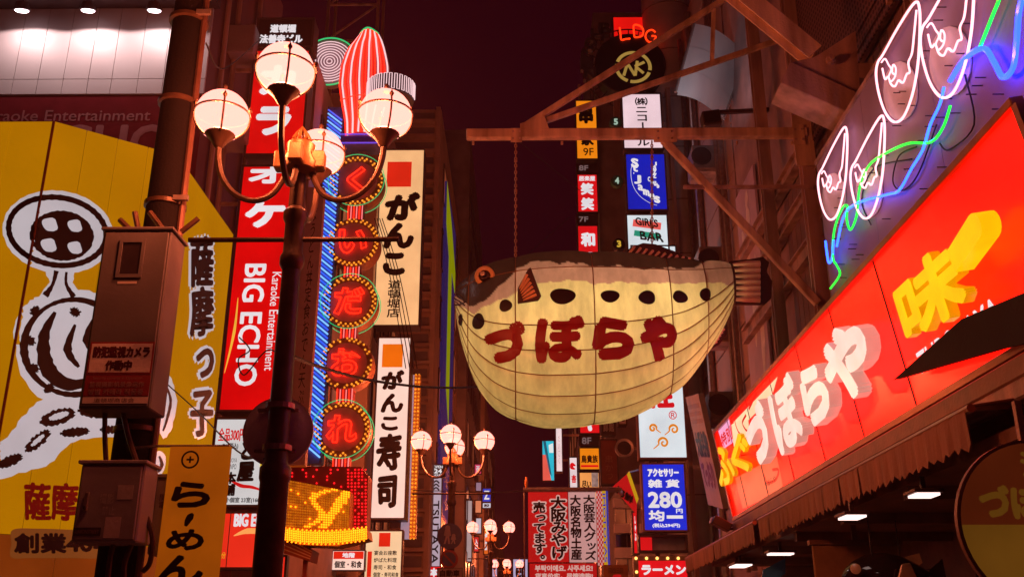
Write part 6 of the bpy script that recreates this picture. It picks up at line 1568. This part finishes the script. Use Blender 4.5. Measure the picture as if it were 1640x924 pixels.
def cabinet(label, l, r, t, b, Y, d, pm=None):
    pm = pm or BOXGREY_LIFT
    mid = (t + b) / 2; x0, x1 = PY(l, mid, Y).x, PY(r, mid, Y).x; z0, z1 = PY((l + r) / 2, b, Y).z, PY((l + r) / 2, t, Y).z
    th = thing('pole_cabinet', label, 'cabinet', ((x0 + x1) / 2, Y, z0), 'cabinets strapped to the utility pole')
    MB().box(x0, x1, Y, Y + d, z0, z1).build('body', pm, th, bevel=.012)
    dm = MB().box(x0 + .02, x1 - .02, Y - .018, Y - .001, z0 + .02, z1 - .02).build('door', pm, th, bevel=.006)
    MB().box(x0 - .02, x1 + .02, Y - .03, Y + d + .02, z1 + .001, z1 + .03).build('cap', pm, th, bevel=.006)
    return th, Frame((x0 + .02, Y - .019, z1 - .02), (x1 - x0 - .04, 0, 0), (0, 0, -(z1 - z0 - .04))), dm
cb1, f1, d1 = cabinet('large camera control cabinet with a window and warning plates on the pole', 146, 258, 370, 655, 8.0, .36, BOXGREY)
MB().beam((f1.at(.8, 0).x, 8.37, f1.at(0, .3).z), (UX, UY - .12, f1.at(0, .3).z), .06).build('strap', GALV, cb1)
m = MB()
for (u0, v0, u1, v1) in ((.26, .045, .66, .065), (.26, .255, .66, .275), (.26, .065, .31, .255), (.61, .065, .66, .255)): m.slab(f1.at(u0, v0, .001), f1.U * (u1 - u0), f1.V * (v1 - v0), f1.N * .015)
m.build('window_frame', BOXGREY, cb1); rect(cb1, f1, .31, .065, .61, .255, GLASSD, 'window_pane', lift=.001)
rect(cb1, f1, .30, .295, .6, .31, WALLP, 'name_strip', lift=.001)
PLT = mat('plate_white', (.82, .66, .66), .5, var=.08); RPL = mat('plate_red', (.30, .03, .035), .5, var=.1); RTX = mat('plate_dark_text', (.10, .008, .01), .5, bump=0)
rect(cb1, f1, .03, .645, 1.0, .825, RPL, 'plate_border', lift=.001); rect(cb1, f1, .055, .655, .975, .815, PLT, 'warning_plate', lift=.003)
text(cb1, f1, '防犯監視カメラ', .09, .67, .945, .735, RTX, bold=.05, lift=.006); text(cb1, f1, '作動中', .30, .748, .70, .806, RTX, bold=.05, lift=.006)
rect(cb1, f1, .03, .83, 1.0, .945, RPL, 'red_plate', lift=.001)
PTX = mat('plate_pale_text', (.46, .22, .22), .5, bump=0)
text(cb1, f1, 'Security cameras in Operation', .14, .838, .88, .858, PTX, lift=.004); text(cb1, f1, '监视摄影机录像运作', .10, .866, .92, .898, PTX, bold=.03, lift=.004); text(cb1, f1, '방범 카메라 작동중', .10, .906, .92, .938, PTX, bold=.03, lift=.004)
rect(cb1, f1, .03, .95, 1.0, .985, PLT, 'white_strip', lift=.001); text(cb1, f1, '道頓堀商店会', .2, .956, .8, .98, RTX, lift=.004)
for i, (p, q) in enumerate((((192, 352), (212, 372)), ((216, 340), (222, 372)), ((240, 340), (264, 372)), ((318, 350), (290, 372)))):
    MB().tube([PY(*p, 8.15), PY(*q, 8.15)], .026, 8).build('conduit_stub', LAMPIRON, cb1)
cb2, f2_, d2 = cabinet('lower square cabinet with a lever handle on the utility pole', 122, 226, 743, 868, 7.95, .3)
MB().beam((f2_.at(.8, 0).x, 8.26, f2_.at(0, .4).z), (UX, UY - .12, f2_.at(0, .4).z), .06).build('strap', GALV, cb2)
MB().slab(f2_.at(.12, .36, .001), f2_.U * .07, f2_.V * .26, f2_.N * .025).build('handle', GALV, d2, bevel=.006); MB().slab(f2_.at(.14, .56, .026), f2_.U * .035, f2_.V * .04, f2_.N * .02).build('lock', BLACKP, d2)
rect(cb2, f2_, .64, .26, .9, .46, WALLP, 'sticker', lift=.001); rect(cb2, f2_, .5, .7, .76, .98, PLT, 'sticker', lift=.001); rect(cb2, f2_, .0, .84, .45, .95, BLACKP, 'nameplate', lift=.001); text(cb2, f2_, 'UNIONSTREET', .04, .87, .42, .92, PTX, lift=.004)
text(cb2, f2_, '撮影', .36, .38, .6, .52, WALLP, lift=.004); text(cb2, f2_, '禁止', .42, .55, .64, .67, WALLP, lift=.004)
cb3, f3, d3 = cabinet('narrow upright grey cabinet right of the utility pole', 242, 276, 765, 888, 8.35, .25)
MB().beam((f3.at(0, 0).x, 8.5, f3.at(0, .3).z), (UX + .1, UY, f3.at(0, .3).z), .05).build('strap', GALV, cb3)
text(cb3, f3, '関電', .3, .2, .7, .4, RTX, vertical=True, lift=.003)
for k, pts in enumerate(([(168, 655), (168, 700), (170, 742)], [(196, 655), (206, 700), (220, 742)], [(182, 868), (176, 895), (172, 930)], [(212, 868), (200, 900), (198, 930)], [(232, 820), (244, 860), (240, 900), (228, 915)])):
    t = tag(MB().tube(catmull([PY(x, y, 8.15) for x, y in pts], 6), .022, 8).build('cabinet_conduit', LAMPIRON, None, smooth=True), ('straight conduit between the large and square cabinets, left one', 'slanted conduit between the large and square cabinets', 'left conduit leaving the bottom of the square cabinet', 'right conduit leaving the bottom of the square cabinet', 'curved hose hanging beside the narrow cabinet')[k], 'conduit', 'conduits of the pole cabinets')
# ramen banner
rbn, rf = cloth('ramen_banner', 'orange hanging banner with thick black ramen lettering beside the pole', 262, 362, 716, 940, 8.3, glow('banner_orange', (178, 84, 8), .62, var=.25, sample=False, scale=2), wave=.03)  # lit look of this cloth is put in as glow too
for (c, v0, v1, u0, u1) in (('ら', .26, .45, .12, .75), ('ー', .48, .58, .36, .5), ('め', .60, .75, .12, .72), ('ん', .78, .98, .02, .76)):
    if c == 'ー': ribbon(MB(), rf, [(.5, .49), (.44, .53), (.40, .58)], [.02, .06, .05, .02], lift=.006).build('lettering', KDRAW, rbn)
    else: text(rbn, rf, c, u0, v0, u1, v1, KDRAW, bold=.06, lift=.006)
MB().lathe([(.06, -.002), (.075, -.002), (.075, 0), (.06, 0), (.06, -.002)], rf.at(.36, .10, .006), (0, 1, 0), 24, caps=False).build('crest_ring', KDRAW, rbn); ribbon(MB(), rf, [(.30, .10), (.42, .10)], .015, lift=.006).build('crest_bar', KDRAW, rbn); ribbon(MB(), rf, [(.36, .075), (.36, .125)], .015, lift=.007).build('crest_bar', KDRAW, rbn)
a = PY(254, 714, 8.3); b = PY(368, 716, 8.3); b.z = a.z
MB().tube([(UX, 8.45, a.z + .01), a, b], .012, 6).build('rod', GALV, rbn)

# overhead cables
def cable(lab, pts, r=.012):
    return tag(MB().tube(catmull(pts, 8), r, 5).build('overhead_cable', CABLE), lab, 'cable', 'overhead cables')
cable('dark cable sagging from the lamp post to the fish lantern', [PY(466, 570, 7.5), PY(520, 590, 9.5), PY(600, 610, 12), PY(690, 620, 14), PY(770, 618, 16), PY(860, 600, 18), (3.46, 26, 8.2)], .018)
cable('thin wire running down across the yellow wall to the lamp', [PX(262, 610, -4.48), PY(320, 662, 12), PY(380, 722, 9), PY(428, 735, 7.52)], .008)
cable('thin horizontal wire behind the second lamp', [PY(662, 785, 21.9), PY(720, 786, 21.9), PY(790, 788, 22), PY(838, 786, 22)], .01)
cable('thin dark wire high across the upper left between pole and building', [PY(330, 70, 8.6), PY(360, 110, 12), PY(420, 60, 16.3)], .01)
cable('loop of loose cable hanging on the long red sign', catmull([PY(383, 540, 16.1), PY(400, 560, 16.0), PY(382, 575, 16.0), PY(392, 600, 16.1), PY(430, 560, 16.1), PY(462, 585, 16.1)], 3), .012)

bpy.data.scenes.remove(TMP)

# ================================================================== HAZE, added to lift dark tones and spread lamp glow
hz = MB().box(-305, 305, -205, 705, -1, 29).build('haze', bpy.data.materials.new('haze'), None, kind='stuff')
hz['label'] = 'thin reddish haze added to lift the dark street'; hz['category'] = 'haze'
hm = hz.data.materials[0]; hm.use_nodes = True
nt = hm.node_tree; N = nt.nodes; L = nt.links
for n in list(N): N.remove(n)
out = N.new('ShaderNodeOutputMaterial'); pv = N.new('ShaderNodeVolumePrincipled')
pv.inputs['Color'].default_value = (.9, .55, .62, 1); pv.inputs['Density'].default_value = 0.0015; pv.inputs['Anisotropy'].default_value = .3
L.new(pv.outputs[0], out.inputs['Volume'])
sc.cycles.volume_bounces = 0
